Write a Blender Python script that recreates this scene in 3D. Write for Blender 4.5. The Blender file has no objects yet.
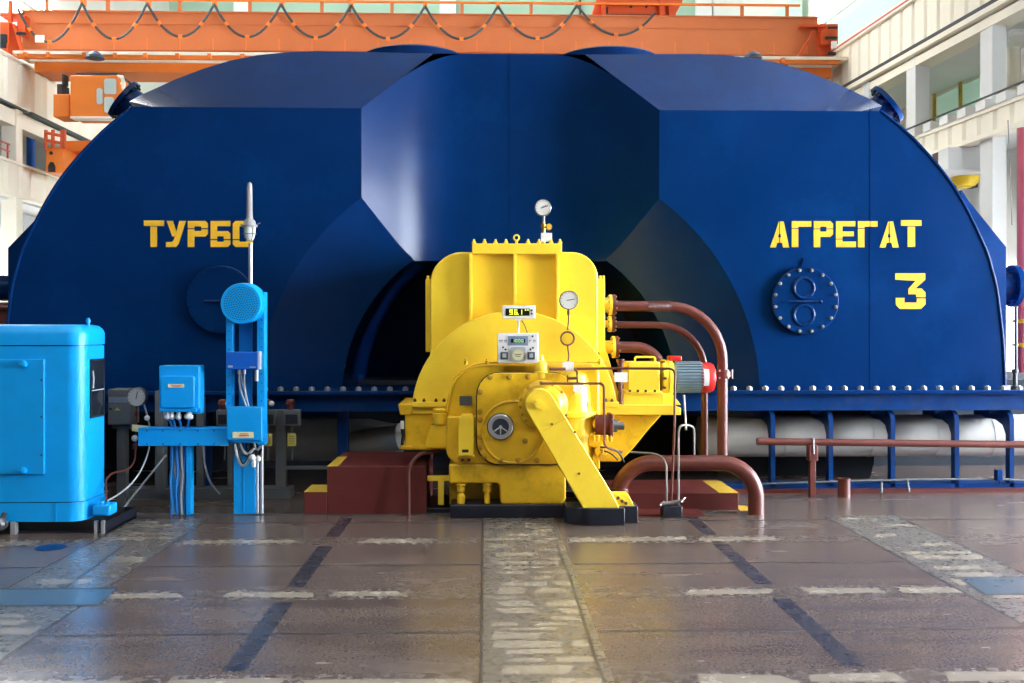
import bpy, bmesh, math, random
from math import sin, cos, pi, radians, sqrt, asin, acos, atan2
from mathutils import Vector, Matrix

random.seed(7)
scene = bpy.context.scene
C = scene.collection

# ------------------------------------------------------------------ camera
F = 35.0 / 36.0 * 1024.0
EYE = 1.6
YAW = math.atan(27.0 / F)
HOR = 330.0
cam_d = bpy.data.cameras.new('camera')
cam_d.lens = 35.0
cam_d.sensor_width = 36.0
cam_d.shift_y = -(341.5 - HOR) / 1024.0
cam_d.clip_end = 300
cam = bpy.data.objects.new('camera', cam_d)
cam.location = (0, 0, EYE)
cam.rotation_euler = (pi / 2, 0, -YAW)
C.objects.link(cam)
scene.camera = cam


def P(px, py, Y):
    """Point of the place seen at photo pixel (px, py) and standing Y metres ahead."""
    u = (px - 512.0) / F
    v = -(py - HOR) / F
    den = cos(YAW) - u * sin(YAW)
    x = Y * (sin(YAW) + u * cos(YAW)) / den
    zc = Y / den
    return Vector((x, Y, EYE + v * zc))


def S(Y):
    return Y / F


# ------------------------------------------------------------------ mesh building
class MB:
    def __init__(self):
        self.v, self.f, self.m = [], [], []
        self.runs = []
        self.mi = 0

    def mat(self, i):
        self.mi = i
        return self

    def add(self, vs, fs):
        n = len(self.v)
        self.runs.append((n, n + len(vs), len(self.f), len(self.f) + len(fs)))
        self.v += [Vector(p) for p in vs]
        for f in fs:
            self.f.append([i + n for i in f])
            self.m.append(self.mi)
        return self

    def box(self, x0, x1, y0, y1, z0, z1):
        vs = [(x, y, z) for x in (x0, x1) for y in (y0, y1) for z in (z0, z1)]
        return self.add(vs, [(0, 1, 3, 2), (4, 6, 7, 5), (0, 4, 5, 1), (2, 3, 7, 6), (0, 2, 6, 4), (1, 5, 7, 3)])

    def prism(self, poly, y0, y1, poly2=None):
        n = len(poly)
        q = poly2 or poly
        vs = [(x, y0, z) for x, z in poly] + [(x, y1, z) for x, z in q]
        fs = [tuple(range(n)), tuple(range(2 * n - 1, n - 1, -1))]
        fs += [(i, i + n, (i + 1) % n + n, (i + 1) % n) for i in range(n)]
        return self.add(vs, fs)

    def slab(self, poly, z0, z1):
        n = len(poly)
        vs = [(x, y, z0) for x, y in poly] + [(x, y, z1) for x, y in poly]
        fs = [tuple(range(n)), tuple(range(2 * n - 1, n - 1, -1))]
        fs += [(i, i + n, (i + 1) % n + n, (i + 1) % n) for i in range(n)]
        return self.add(vs, fs)

    def lathe(self, prof, origin, axis=(0, 0, 1), n=28, caps=True):
        """prof: list of (radius, height along axis)."""
        a = Vector(axis).normalized()
        t = Vector((0, 0, 1)) if abs(a.z) < .9 else Vector((1, 0, 0))
        e1 = a.cross(t).normalized()
        e2 = a.cross(e1)
        o = Vector(origin)
        vs, fs = [], []
        for r, h in prof:
            for i in range(n):
                an = 2 * pi * i / n
                vs.append(o + a * h + (e1 * cos(an) + e2 * sin(an)) * max(r, 1e-5))
        for k in range(len(prof) - 1):
            for i in range(n):
                j = (i + 1) % n
                fs.append((k * n + i, k * n + j, (k + 1) * n + j, (k + 1) * n + i))
        if caps:
            fs.append(tuple(range(n - 1, -1, -1)))
            b = (len(prof) - 1) * n
            fs.append(tuple(range(b, b + n)))
        return self.add(vs, fs)

    def cyl(self, p0, p1, r, r1=None, n=20):
        p0, p1 = Vector(p0), Vector(p1)
        d = p1 - p0
        return self.lathe([(r, 0), (r if r1 is None else r1, d.length)], p0, d, n)

    def tube(self, pts, r, n=12):
        pts = [Vector(p) for p in pts]
        vs, fs = [], []
        prev = None
        for i, p in enumerate(pts):
            if i == 0:
                d = pts[1] - p
            elif i == len(pts) - 1:
                d = p - pts[-2]
            else:
                d = (pts[i + 1] - p).normalized() + (p - pts[i - 1]).normalized()
            d = d.normalized()
            if prev is None:
                t = Vector((0, 0, 1)) if abs(d.z) < .9 else Vector((1, 0, 0))
                e1 = d.cross(t).normalized()
            else:
                e1 = (prev - d * prev.dot(d)).normalized()
            prev = e1
            e2 = d.cross(e1)
            for k in range(n):
                an = 2 * pi * k / n
                vs.append(p + (e1 * cos(an) + e2 * sin(an)) * r)
        for i in range(len(pts) - 1):
            for k in range(n):
                j = (k + 1) % n
                fs.append((i * n + k, i * n + j, (i + 1) * n + j, (i + 1) * n + k))
        fs.append(tuple(range(n - 1, -1, -1)))
        b = (len(pts) - 1) * n
        fs.append(tuple(range(b, b + n)))
        return self.add(vs, fs)

    def torus(self, c, axis, R, r, n=28, k=10):
        a = Vector(axis).normalized()
        t = Vector((0, 0, 1)) if abs(a.z) < .9 else Vector((1, 0, 0))
        e1 = a.cross(t).normalized()
        e2 = a.cross(e1)
        c = Vector(c)
        vs, fs = [], []
        for i in range(n):
            an = 2 * pi * i / n
            d = e1 * cos(an) + e2 * sin(an)
            for j in range(k):
                b = 2 * pi * j / k
                vs.append(c + d * (R + r * cos(b)) + a * r * sin(b))
        for i in range(n):
            for j in range(k):
                i2, j2 = (i + 1) % n, (j + 1) % k
                fs.append((i * k + j, i2 * k + j, i2 * k + j2, i * k + j2))
        return self.add(vs, fs)

    def ball(self, c, r, sz=1.0, n=16):
        prof = []
        h = n // 2
        for i in range(h + 1):
            a = -pi / 2 + pi * i / h
            prof.append((r * cos(a), r * sz * sin(a)))
        return self.lathe(prof, c, (0, 0, 1), n, caps=False)

    # photo-measured shapes, always with a real distance and thickness
    def pbox(self, x0, y0, x1, y1, Y, dep):
        a = P(x0, y1, Y)
        b = P(x1, y0, Y)
        return self.box(a.x, b.x, Y, Y + dep, a.z, b.z)

    def pprism(self, pts, Y, dep):
        return self.prism([(p.x, p.z) for p in (P(x, y, Y) for x, y in pts)], Y, Y + dep)

    def pdisc(self, px, py, Y, r, dep, n=32, r1=None):
        s = S(Y)
        return self.lathe([(r * s, 0), ((r if r1 is None else r1) * s, dep)], P(px, py, Y), (0, 1, 0), n)

    def ptube(self, pts, Y, r, n=10, fil=0, k=6):
        w = [P(p[0], p[1], p[2] if len(p) > 2 else Y) for p in pts]
        return self.tube(fillet(w, fil, k) if fil else w, r, n)


def fillet(pts, rad, k=6):
    pts = [Vector(p) for p in pts]
    out = [pts[0]]
    for i in range(1, len(pts) - 1):
        r = rad[i - 1] if isinstance(rad, (list, tuple)) else rad
        a, b, c = pts[i - 1], pts[i], pts[i + 1]
        la, lc = (a - b).length, (c - b).length
        q = min(r, la * .48 if i > 1 else la * .95, lc * .48 if i < len(pts) - 2 else lc * .95)
        p0 = b + (a - b).normalized() * q
        p1 = b + (c - b).normalized() * q
        w = .7071  # rational quadratic = round bend
        for j in range(k + 1):
            t = j / k
            b0, b1, b2 = (1 - t) ** 2, 2 * t * (1 - t) * w, t * t
            out.append((p0 * b0 + b * b1 + p1 * b2) / (b0 + b1 + b2))
    out.append(pts[-1])
    return out


def rr(x0, y0, x1, y1, r, k=6):
    """rounded rectangle in pixels, r = radius or (tl, tr, br, bl)."""
    if not isinstance(r, (tuple, list)):
        r = (r,) * 4
    out = []
    for (cx, cy, sx, sy, rad, a0) in ((x0, y0, 1, 1, r[0], 180), (x1, y0, -1, 1, r[1], 270), (x1, y1, -1, -1, r[2], 0), (x0, y1, 1, -1, r[3], 90)):
        if rad <= 0:
            out.append((cx, cy))
            continue
        for i in range(k + 1):
            a = radians(a0 + 90 * i / k)
            out.append((cx + sx * rad + rad * cos(a), cy + sy * rad + rad * sin(a)))
    return out


WL = {}


def emit(name, mb, mats, parent=None, label=None, cat=None, group=None, kind=None, bevel=0, seg=2, origin=None, angle=35, split=False):
    if split and len(mb.runs) > 1:
        out = None
        for v0, v1, f0, f1 in mb.runs:
            q = MB()
            q.v = mb.v[v0:v1]
            q.f = [[i - v0 for i in f] for f in mb.f[f0:f1]]
            q.m = mb.m[f0:f1]
            c = Vector((0, 0, 0))
            for p in q.v:
                c += p
            out = emit(name, q, mats, parent, label, cat, group, kind, bevel, seg, c / len(q.v), angle)
        return out
    if not isinstance(mats, (list, tuple)):
        mats = [mats]
    if origin is None:
        if parent is not None:
            origin = WL[parent]
        else:
            xs = [p.x for p in mb.v]
            ys = [p.y for p in mb.v]
            zs = [p.z for p in mb.v]
            origin = Vector(((min(xs) + max(xs)) / 2, (min(ys) + max(ys)) / 2, min(zs)))
    origin = Vector(origin)
    me = bpy.data.meshes.new(name)
    me.from_pydata([tuple(p - origin) for p in mb.v], [], mb.f)
    for m in mats:
        me.materials.append(m)
    for p, i in zip(me.polygons, mb.m):
        p.material_index = i
    bm = bmesh.new()
    bm.from_mesh(me)
    bmesh.ops.recalc_face_normals(bm, faces=bm.faces)
    bm.to_mesh(me)
    bm.free()
    for p in me.polygons:
        p.use_smooth = True
    me.set_sharp_from_angle(angle=radians(angle))
    o = bpy.data.objects.new(name, me)
    C.objects.link(o)
    WL[o] = origin
    if parent is not None:
        o.parent = parent
        o.location = origin - WL[parent]
    else:
        o.location = origin
    if bevel:
        md = o.modifiers.new('bevel', 'BEVEL')
        md.width = bevel
        md.segments = seg
        md.limit_method = 'ANGLE'
        md.angle_limit = radians(40)
        md.harden_normals = False
    tag(o, label, cat, group, kind)
    return o


def tag(o, label=None, cat=None, group=None, kind=None):
    if label:
        o['label'] = label
    if cat:
        o['category'] = cat
    if group:
        o['group'] = group
    if kind:
        o['kind'] = kind


def thing(name, loc, label, cat, group=None, kind=None):
    o = bpy.data.objects.new(name, None)
    o.empty_display_size = .1
    o.location = Vector(loc)
    C.objects.link(o)
    WL[o] = Vector(loc)
    tag(o, label, cat, group, kind)
    return o


def rep(src, pos, parent=None, base=None):
    """another copy of a part or thing at a new place (with its own parts)."""
    c = src.copy()
    C.objects.link(c)
    pos = Vector(pos)
    if parent is not None:
        c.parent = parent
        c.location = pos - WL[parent]
    else:
        c.location = pos
    WL[c] = pos
    for ch in list(src.children):
        d = ch.copy()
        C.objects.link(d)
        d.parent = c
        WL[d] = pos + (WL[ch] - WL[src])
        for g in list(ch.children):
            e = g.copy()
            C.objects.link(e)
            e.parent = d
            WL[e] = WL[d] + (WL[g] - WL[ch])
    return c


# ------------------------------------------------------------------ materials
def lin(c):
    return tuple(((v / 255.0) / 12.92 if v <= 10 else (((v / 255.0) + .055) / 1.055) ** 2.4) for v in c) + (1,)


MATS = {}


def paint(name, rgb, rough=.4, spec=.5, metal=0, var=.12, scale=3.0, bump=.0, bscale=30, rvar=.1, coat=0, dirt=None, dscale=2.0, damt=.3):
    m = bpy.data.materials.new(name)
    m.use_nodes = True
    nt = m.node_tree
    b = nt.nodes['Principled BSDF']
    L = nt.links
    tc = nt.nodes.new('ShaderNodeTexCoord')
    n = nt.nodes.new('ShaderNodeTexNoise')
    n.inputs['Scale'].default_value = scale
    n.inputs['Detail'].default_value = 6
    n.inputs['Roughness'].default_value = .6
    L.new(tc.outputs['Object'], n.inputs['Vector'])
    c = lin(rgb)
    ramp = nt.nodes.new('ShaderNodeValToRGB')
    ramp.color_ramp.elements[0].position = .3
    ramp.color_ramp.elements[1].position = .7
    ramp.color_ramp.elements[0].color = tuple(v * (1 - var) for v in c[:3]) + (1,)
    ramp.color_ramp.elements[1].color = tuple(min(1, v * (1 + var)) for v in c[:3]) + (1,)
    L.new(n.outputs['Fac'], ramp.inputs['Fac'])
    col = ramp.outputs['Color']
    if dirt is not None:
        n2 = nt.nodes.new('ShaderNodeTexNoise')
        n2.inputs['Scale'].default_value = dscale
        n2.inputs['Detail'].default_value = 9
        n2.inputs['Roughness'].default_value = .7
        L.new(tc.outputs['Object'], n2.inputs['Vector'])
        r2 = nt.nodes.new('ShaderNodeValToRGB')
        r2.color_ramp.elements[0].position = .52
        r2.color_ramp.elements[1].position = .75
        r2.color_ramp.elements[0].color = (0, 0, 0, 1)
        r2.color_ramp.elements[1].color = (damt, damt, damt, 1)
        L.new(n2.outputs['Fac'], r2.inputs['Fac'])
        mx = nt.nodes.new('ShaderNodeMixRGB')
        mx.inputs['Color2'].default_value = lin(dirt)
        L.new(r2.outputs['Color'], mx.inputs['Fac'])
        L.new(col, mx.inputs['Color1'])
        col = mx.outputs['Color']
    L.new(col, b.inputs['Base Color'])
    mr = nt.nodes.new('ShaderNodeMapRange')
    mr.inputs['To Min'].default_value = max(.02, rough - rvar)
    mr.inputs['To Max'].default_value = min(1, rough + rvar)
    L.new(n.outputs['Fac'], mr.inputs['Value'])
    L.new(mr.outputs['Result'], b.inputs['Roughness'])
    b.inputs['Metallic'].default_value = metal
    b.inputs['Specular IOR Level'].default_value = spec
    if coat:
        b.inputs['Coat Weight'].default_value = coat
        b.inputs['Coat Roughness'].default_value = .15
    if bump:
        n3 = nt.nodes.new('ShaderNodeTexNoise')
        n3.inputs['Scale'].default_value = bscale
        n3.inputs['Detail'].default_value = 3
        L.new(tc.outputs['Object'], n3.inputs['Vector'])
        bp = nt.nodes.new('ShaderNodeBump')
        bp.inputs['Strength'].default_value = bump
        bp.inputs['Distance'].default_value = .02
        L.new(n3.outputs['Fac'], bp.inputs['Height'])
        L.new(bp.outputs['Normal'], b.inputs['Normal'])
    MATS[name] = m
    return m


def glow(name, rgb, strength):
    m = bpy.data.materials.new(name)
    m.use_nodes = True
    b = m.node_tree.nodes['Principled BSDF']
    b.inputs['Base Color'].default_value = lin(rgb)
    b.inputs['Emission Color'].default_value = lin(rgb)
    b.inputs['Emission Strength'].default_value = strength
    MATS[name] = m
    return m


def glass(name, rgb, rough=.05, alpha=1.0):
    m = bpy.data.materials.new(name)
    m.use_nodes = True
    b = m.node_tree.nodes['Principled BSDF']
    b.inputs['Base Color'].default_value = lin(rgb)
    b.inputs['Roughness'].default_value = rough
    b.inputs['Specular IOR Level'].default_value = .6
    b.inputs['Transmission Weight'].default_value = 1 - alpha
    MATS[name] = m
    return m


BLUE = paint('navy_casing_paint', (3, 41, 91), rough=.22, spec=.15, var=.10, scale=1.2, bump=.14, bscale=2.6, rvar=.10, dirt=(8, 70, 132), dscale=1.1, damt=.25)
BLUEB = paint('navy_skirt_paint', (3, 48, 104), rough=.4, spec=.12, var=.2, scale=5, dirt=(70, 75, 80), dscale=4, damt=.4)
YEL = paint('yellow_machine_paint', (252, 214, 60), rough=.33, spec=.45, var=.05, scale=2.5, bump=.05, bscale=9, rvar=.08, dirt=(215, 150, 10), dscale=3.0, damt=.25)
YELD = paint('worn_yellow_paint', (232, 186, 34), rough=.36, spec=.45, var=.12, scale=6, bump=.08, bscale=14, rvar=.1, dirt=(110, 80, 14), dscale=4.0, damt=.6)
CYAN = paint('sky_blue_paint', (1, 152, 226), rough=.4, spec=.4, var=.05, scale=3, rvar=.06, dirt=(60, 110, 140), dscale=5, damt=.15)
PBOLT = paint('painted_bolt', (168, 130, 36), rough=.45, var=.2, scale=20)
ROYAL = paint('royal_blue_paint', (3, 88, 186), rough=.4, var=.05)
BROWN = paint('brown_pipe_paint', (98, 48, 40), rough=.38, spec=.5, var=.15, scale=8, rvar=.1)
PLINTH = paint('oxblood_plinth_paint', (92, 38, 34), rough=.5, spec=.3, var=.12, scale=5, dirt=(70, 40, 36), dscale=4, damt=.5)
BLACK = paint('black_base_paint', (20, 24, 36), rough=.4, spec=.5, var=.3, scale=8, dirt=(70, 75, 85), dscale=9, damt=.4)
STEEL = paint('grey_steel', (120, 122, 124), rough=.35, metal=.8, var=.15, scale=9)
BOLT = paint('worn_bolt_steel', (150, 150, 145), rough=.45, metal=.4, var=.25, scale=20)
DARKBOLT = paint('dark_bolt_steel', (70, 58, 40), rough=.5, metal=.4, var=.25, scale=20)
GREY = paint('grey_equipment_paint', (96, 100, 102), rough=.5, var=.1, scale=6)
MOTOR = paint('motor_grey_paint', (120, 140, 150), rough=.45, var=.08, scale=6)
DGREY = paint('dark_grey_paint', (58, 62, 66), rough=.55, var=.15, scale=6)
RED = paint('red_paint', (205, 40, 32), rough=.35, var=.08, scale=6)
WHITE = paint('white_plastic', (235, 235, 232), rough=.5, var=.04)
TAG = paint('cream_tag', (222, 216, 170), rough=.6, var=.05)
YTAG = paint('yellow_tag', (205, 195, 95), rough=.6, var=.08)
CHROME = paint('bright_tube_metal', (140, 138, 135), rough=.32, metal=.6, var=.08)
ALU = paint('aluminium', (205, 208, 212), rough=.3, metal=.7, var=.06)
BRASS = paint('brass', (215, 165, 60), rough=.3, metal=.7, var=.1)
COPPER = paint('brown_tube', (95, 50, 42), rough=.35, metal=.2, var=.1)
RUBBER = paint('black_rubber', (16, 16, 18), rough=.5, var=.2)
CABLEW = paint('grey_cable', (165, 170, 175), rough=.5, var=.1)
CABLEB = paint('blue_cable', (30, 110, 180), rough=.5, var=.1)
ORANGE = paint('orange_crane_paint', (200, 112, 66), rough=.5, spec=.3, var=.06, scale=1.2)
ORANGE2 = paint('bright_orange_paint', (232, 126, 50), rough=.5, spec=.3, var=.06, scale=1.5)
ORANGED = paint('dark_orange_paint', (205, 84, 38), rough=.5, spec=.3, var=.1, scale=1.5)
CREAM = paint('cream_panel', (248, 242, 224), rough=.7, spec=.2, var=.05, scale=.7)
CREAM2 = paint('pale_column_paint', (226, 228, 226), rough=.7, spec=.2, var=.04, scale=.7)
LGREEN = paint('pale_green_wall', (158, 190, 168), rough=.8, spec=.2, var=.05, scale=.4)
PGREY = paint('pale_grey_wall', (222, 222, 215), rough=.8, spec=.2, var=.06, scale=.5)
PINK = paint('red_column_paint', (200, 88, 92), rough=.5, var=.1, scale=2)
PIPEGREY = paint('grey_pipe_cladding', (178, 176, 168), rough=.42, spec=.5, var=.12, scale=3, dirt=(120, 110, 90), dscale=3, damt=.4)
DIALW = paint('dial_white', (228, 228, 220), rough=.4, var=.03)
INK = paint('black_ink', (20, 20, 22), rough=.6, var=.1)
LETTER = paint('yellow_lettering', (240, 186, 40), rough=.45, var=.1, scale=9, dirt=(210, 150, 30), dscale=12, damt=.4)
DGLASS = glass('dark_glass', (28, 34, 40), .08)
PALEGLASS = glass('pale_glass', (190, 205, 200), .1)
SIGHT = glass('sight_glass', (60, 70, 85), .05)
LCD = paint('display_black', (28, 30, 22), rough=.25, var=.05)
DIGIT = glow('green_yellow_digits', (225, 235, 60), 1.3)
DIGIT2 = glow('pale_green_digits', (170, 215, 165), .8)
PLATE = paint('floor_steel_plate', (88, 104, 116), rough=.3, metal=.3, var=.12, scale=6)
YLINE = paint('yellow_edge_paint', (196, 160, 48), rough=.6, var=.2, scale=14)
DAY = glow('daylight_pane', (250, 252, 255), 2.0)
DAYS = glow('side_daylight_pane', (232, 242, 255), 58.0)
ADDSKYL = glow('added_skylight_pane', (255, 252, 246), 2.5)  # unseen strips, added to light the machine fronts
FILLF = glow('added_far_pane', (252, 252, 250), 19.0)  # unseen left panes, added to brighten the right galleries
FILLG = glow('added_dim_pane', (252, 252, 250), 3.6)  # unseen right panes, added to brighten the left gallery
GREENGL = glow('green_daylight_glass', (178, 214, 194), .2)
SHADE = paint('shade_toned_steel', (44, 48, 54), rough=.7, spec=.08)  # dark tone carries the shade below the casing
SLATE = paint('slate_blue_paint', (44, 62, 88), rough=.4)
MORTARD = paint('brown_terrazzo', (94, 83, 76), rough=.27, var=.14, scale=18, rvar=.08)
GRANITE_DARK = None


def granite():
    m = bpy.data.materials.new('polished_brown_granite')
    m.use_nodes = True
    nt = m.node_tree
    b = nt.nodes['Principled BSDF']
    L = nt.links
    tc = nt.nodes.new('ShaderNodeTexCoord')
    n1 = nt.nodes.new('ShaderNodeTexNoise')
    n1.inputs['Scale'].default_value = 60
    n1.inputs['Detail'].default_value = 6
    n2 = nt.nodes.new('ShaderNodeTexNoise')
    n2.inputs['Scale'].default_value = 1.1
    n2.inputs['Detail'].default_value = 5
    mp = nt.nodes.new('ShaderNodeMapping')
    mp.inputs['Scale'].default_value = (.8, 3.0, 1)
    L.new(tc.outputs['Object'], mp.inputs['Vector'])
    L.new(tc.outputs['Object'], n1.inputs['Vector'])
    L.new(mp.outputs['Vector'], n2.inputs['Vector'])
    r1 = nt.nodes.new('ShaderNodeValToRGB')
    r1.color_ramp.elements[0].position = .3
    r1.color_ramp.elements[1].position = .72
    r1.color_ramp.elements[0].color = lin((76, 66, 62))
    r1.color_ramp.elements[1].color = lin((112, 99, 92))
    L.new(n1.outputs['Fac'], r1.inputs['Fac'])
    r2 = nt.nodes.new('ShaderNodeValToRGB')
    r2.color_ramp.elements[0].position = .3
    r2.color_ramp.elements[1].position = .7
    r2.color_ramp.elements[0].color = (.78, .74, .72, 1)
    r2.color_ramp.elements[1].color = (1.12, 1.1, 1.08, 1)
    L.new(n2.outputs['Fac'], r2.inputs['Fac'])
    mx = nt.nodes.new('ShaderNodeMixRGB')
    mx.blend_type = 'MULTIPLY'
    mx.inputs['Fac'].default_value = 1
    L.new(r1.outputs['Color'], mx.inputs['Color1'])
    L.new(r2.outputs['Color'], mx.inputs['Color2'])
    L.new(mx.outputs['Color'], b.inputs['Base Color'])
    mr = nt.nodes.new('ShaderNodeMapRange')
    mr.inputs['To Min'].default_value = .16
    mr.inputs['To Max'].default_value = .34
    L.new(n2.outputs['Fac'], mr.inputs['Value'])
    L.new(mr.outputs['Result'], b.inputs['Roughness'])
    b.inputs['Specular IOR Level'].default_value = .5
    n3 = nt.nodes.new('ShaderNodeTexNoise')
    n3.inputs['Scale'].default_value = 5
    n3.inputs['Detail'].default_value = 4
    L.new(mp.outputs['Vector'], n3.inputs['Vector'])
    bp = nt.nodes.new('ShaderNodeBump')
    bp.inputs['Strength'].default_value = .03
    bp.inputs['Distance'].default_value = .02
    L.new(n3.outputs['Fac'], bp.inputs['Height'])
    L.new(bp.outputs['Normal'], b.inputs['Normal'])
    return m


GRANITE = granite()
STONE = paint('beige_inlay_stone', (142, 132, 118), rough=.26, var=.08, scale=7, rvar=.08)
MORTAR = paint('grey_terrazzo', (100, 94, 88), rough=.28, var=.16, scale=18, rvar=.08)
JOINT = paint('dark_joint', (60, 56, 56), rough=.4, var=.2)
STRIPE = paint('charcoal_inlay', (56, 54, 60), rough=.28, var=.2, scale=10)
# ================================================================== the setting
# ---- floor with its inlaid pattern
XM = .29          # centre line of the floor bands, metres
PER = 2.94
m = MB()
m.add([(-24, -16, 0), (24, -16, 0), (24, 70, 0), (-24, 70, 0)], [(0, 1, 2, 3)])


def flat(poly, mi, z):
    m.mi = mi
    m.add([(x, y, z) for x, y in poly], [tuple(range(len(poly)))])


rows_dark = [5.27 + 1.52 * k for k in range(-3, 3)]
rows_beige = [6.05 + 1.52 * k for k in range(-3, 2)]
YEND = 8.5
for b in (-2, -1, 0, 1, 2):
    xc_ = XM + PER * b
    # crazy-paved band
    flat([(xc_ - .30, 1), (xc_ + .30, 1), (xc_ + .30, YEND), (xc_ - .30, YEND)], 2, .0006)
    y = 1.0
    while y < YEND - .15:
        h = random.uniform(.05, .13)
        x = xc_ - .24 + random.uniform(-.03, .08)
        while x < xc_ + .16:
            w = min(random.uniform(.12, .34), xc_ + .26 - x)
            if random.random() < (.72 if b == 0 else .42) and w > .08:
                j = lambda q=.04: random.uniform(-q, q)
                flat([(x + j(), y + j(.02)), (x + w + j(), y + j(.02)), (x + w + j(), y + h + j(.02)), (x + j(), y + h + j(.02))], 1, .0012)
            x += w + random.uniform(.04, .12)
        y += h + random.uniform(.03, .08)
    # charcoal stripe between two bands
    xs = xc_ + PER / 2
    for k in range(len(rows_beige)):
        y0, y1 = rows_beige[k] + .17, rows_beige[k] + 1.35
        flat([(xs - .055, y0), (xs + .055, y0), (xs + .055, min(y1, YEND)), (xs - .055, min(y1, YEND))], 4, .0010)
    # rows across
    for yb in rows_beige:
        flat([(xc_ + .32, yb - .12), (xc_ + PER - .32, yb - .12), (xc_ + PER - .32, yb + .12), (xc_ + .32, yb + .12)], 7, .0005)
        x = xc_ + .38
        while x < xc_ + PER - .5:
            w = random.uniform(.4, 1.0)
            if random.random() < .25:
                x += w * .7
                continue
            w = min(w, xc_ + PER - .36 - x)
            j = lambda q=.02: random.uniform(-q, q)
            flat([(x + j(.05), yb - .06 + j()), (x + w + j(.05), yb - .06 + j()), (x + w + j(.05), yb + .06 + j()), (x + j(.05), yb + .06 + j())], 1, .0012)
            x += w + random.uniform(.08, .25)
    for yd in rows_dark:
        flat([(xc_ + .32, yd - .014), (xc_ + PER - .32, yd - .014), (xc_ + PER - .32, yd + .014), (xc_ + .32, yd + .014)], 3, .0008)
    # thin joints along the band
    for sx in ((-.31,) if b == 0 else (-.31, .31)):
        flat([(xc_ + sx - .006, 1), (xc_ + sx + .006, 1), (xc_ + sx + .006, YEND), (xc_ + sx - .006, YEND)], 3, .0009)
# crack running along the right side of the middle band
cr = [(605, 683), (594, 655), (584, 622), (574, 590), (569, 575), (562, 560), (557, 545)]
cp = [P(x, y, 1592.0 / (y - HOR)) for x, y in cr]
for a, b in zip(cp, cp[1:]):
    flat([(a.x - .008, a.y), (a.x + .008, a.y), (b.x + .008, b.y), (b.x - .008, b.y)], 3, .0014)
# steel cover plates let into the floor
def fpt(x, y):
    q = P(x, y, 1592.0 / (y - HOR))
    return (q.x, q.y)
flat([fpt(-60, 585), fpt(118, 585), fpt(99, 603), fpt(-60, 603)], 3, .0015)
flat([fpt(-60, 586.5), fpt(115, 586.5), fpt(98, 601.5), fpt(-60, 601.5)], 5, .0020)
flat([fpt(956, 580), fpt(1090, 580), fpt(1090, 599), fpt(984, 599)], 3, .0015)
flat([fpt(961, 581), fpt(1090, 581), fpt(1090, 597.6), fpt(986, 597.6)], 5, .0020)
flat([fpt(123, 543), fpt(126, 543), fpt(67, 585), fpt(63, 585)], 3, .0018)
# small flat blue disc on the floor near the cabinet
q = P(51, 545, 1592.0 / 215)
flat([(q.x + .11 * cos(a), q.y + .11 * sin(a)) for a in [2 * pi * i / 24 for i in range(24)]], 6, .0022)
floor = emit('floor', m, [GRANITE, STONE, MORTAR, JOINT, STRIPE, PLATE, BLUEB, MORTARD], kind='structure', origin=(0, 0, 0))
# edge strip where the machine foundation begins
m = MB()
a, b = P(100, 514, 8.68), P(735, 514, 8.68)
m.box(a.x, b.x, 8.66, 8.70, 0, .006)
emit('trim_1', m, DGREY, kind='structure')

# ---- back wall with pilasters and bands
m = MB()
m.box(-22, 24, 56, 56.6, -.05, 26)
wb = emit('wall_back', m, LGREEN, kind='structure')
m = MB()
for px in (-160, 48, 243, 448, 703, 905, 1100):
    c = P(px, 300, 56).x
    m.box(c - .45, c + .45, 55.7, 56.1, 0, 26)
emit('pilaster', m, CREAM2, wb, split=True)
m = MB()
for y0, y1 in ((87, 95),):
    z0, z1 = P(512, y1, 55.9).z, P(512, y0, 55.9).z
    m.box(-22, 24, 55.8, 56.1, z0, z1)
emit('ledge', m, CREAM, wb)
m = MB()
for k, c in enumerate([P(px, 300, 56).x for px in (150, 350, 580, 800)]):
    for z in (6, 18.2, 20.6, 22.0):
        m.box(c - 4.2, c + 4.2, 55.85, 56.1, z, z + .06)
    m.box(c - .05, c + .05, 55.85, 56.1, 16.6, 24)
emit('glazing_bar', m, DGREY, wb, split=True)

# ---- side walls. The right wall runs slightly inwards, the left one straight.
RX0, RK = 12.6, -.067
LX0 = -13.6


def side(xfun, sgn, name, segs):
    pass


def xr(Y, off=0):
    return RX0 + RK * Y + off


def strip(mb, xf, y0, y1, z0, z1, th, sgn):
    """a beam that runs along a side wall, th metres thick away from the hall"""
    a0, a1 = xf(y0), xf(y1)
    vs = [(a0, y0, z0), (a1, y1, z0), (a1, y1, z1), (a0, y0, z1), (a0 + sgn * th, y0, z0), (a1 + sgn * th, y1, z0), (a1 + sgn * th, y1, z1), (a0 + sgn * th, y0, z1)]
    mb.add(vs, [(0, 1, 2, 3), (7, 6, 5, 4), (0, 4, 5, 1), (3, 2, 6, 7), (0, 3, 7, 4), (1, 5, 6, 2)])


def corrug(mb, xf, y0, y1, z0, z1, sgn, step=.75, dep=.10):
    """standing-seam cladding: every panel folds back at its joint"""
    y = y0
    while y < y1:
        e = min(y + step, y1)
        for (ya, yb, o0, o1) in ((y, y + (e - y) * .72, 0, 0), (y + (e - y) * .72, y + (e - y) * .84, 0, dep), (y + (e - y) * .84, e, dep, 0)):
            xa, xb = xf(ya) + sgn * o0, xf(yb) + sgn * o1
            mb.add([(xa, ya, z0), (xb, yb, z0), (xb, yb, z1), (xa, ya, z1)], [(0, 1, 2, 3)])
        y = e


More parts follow.
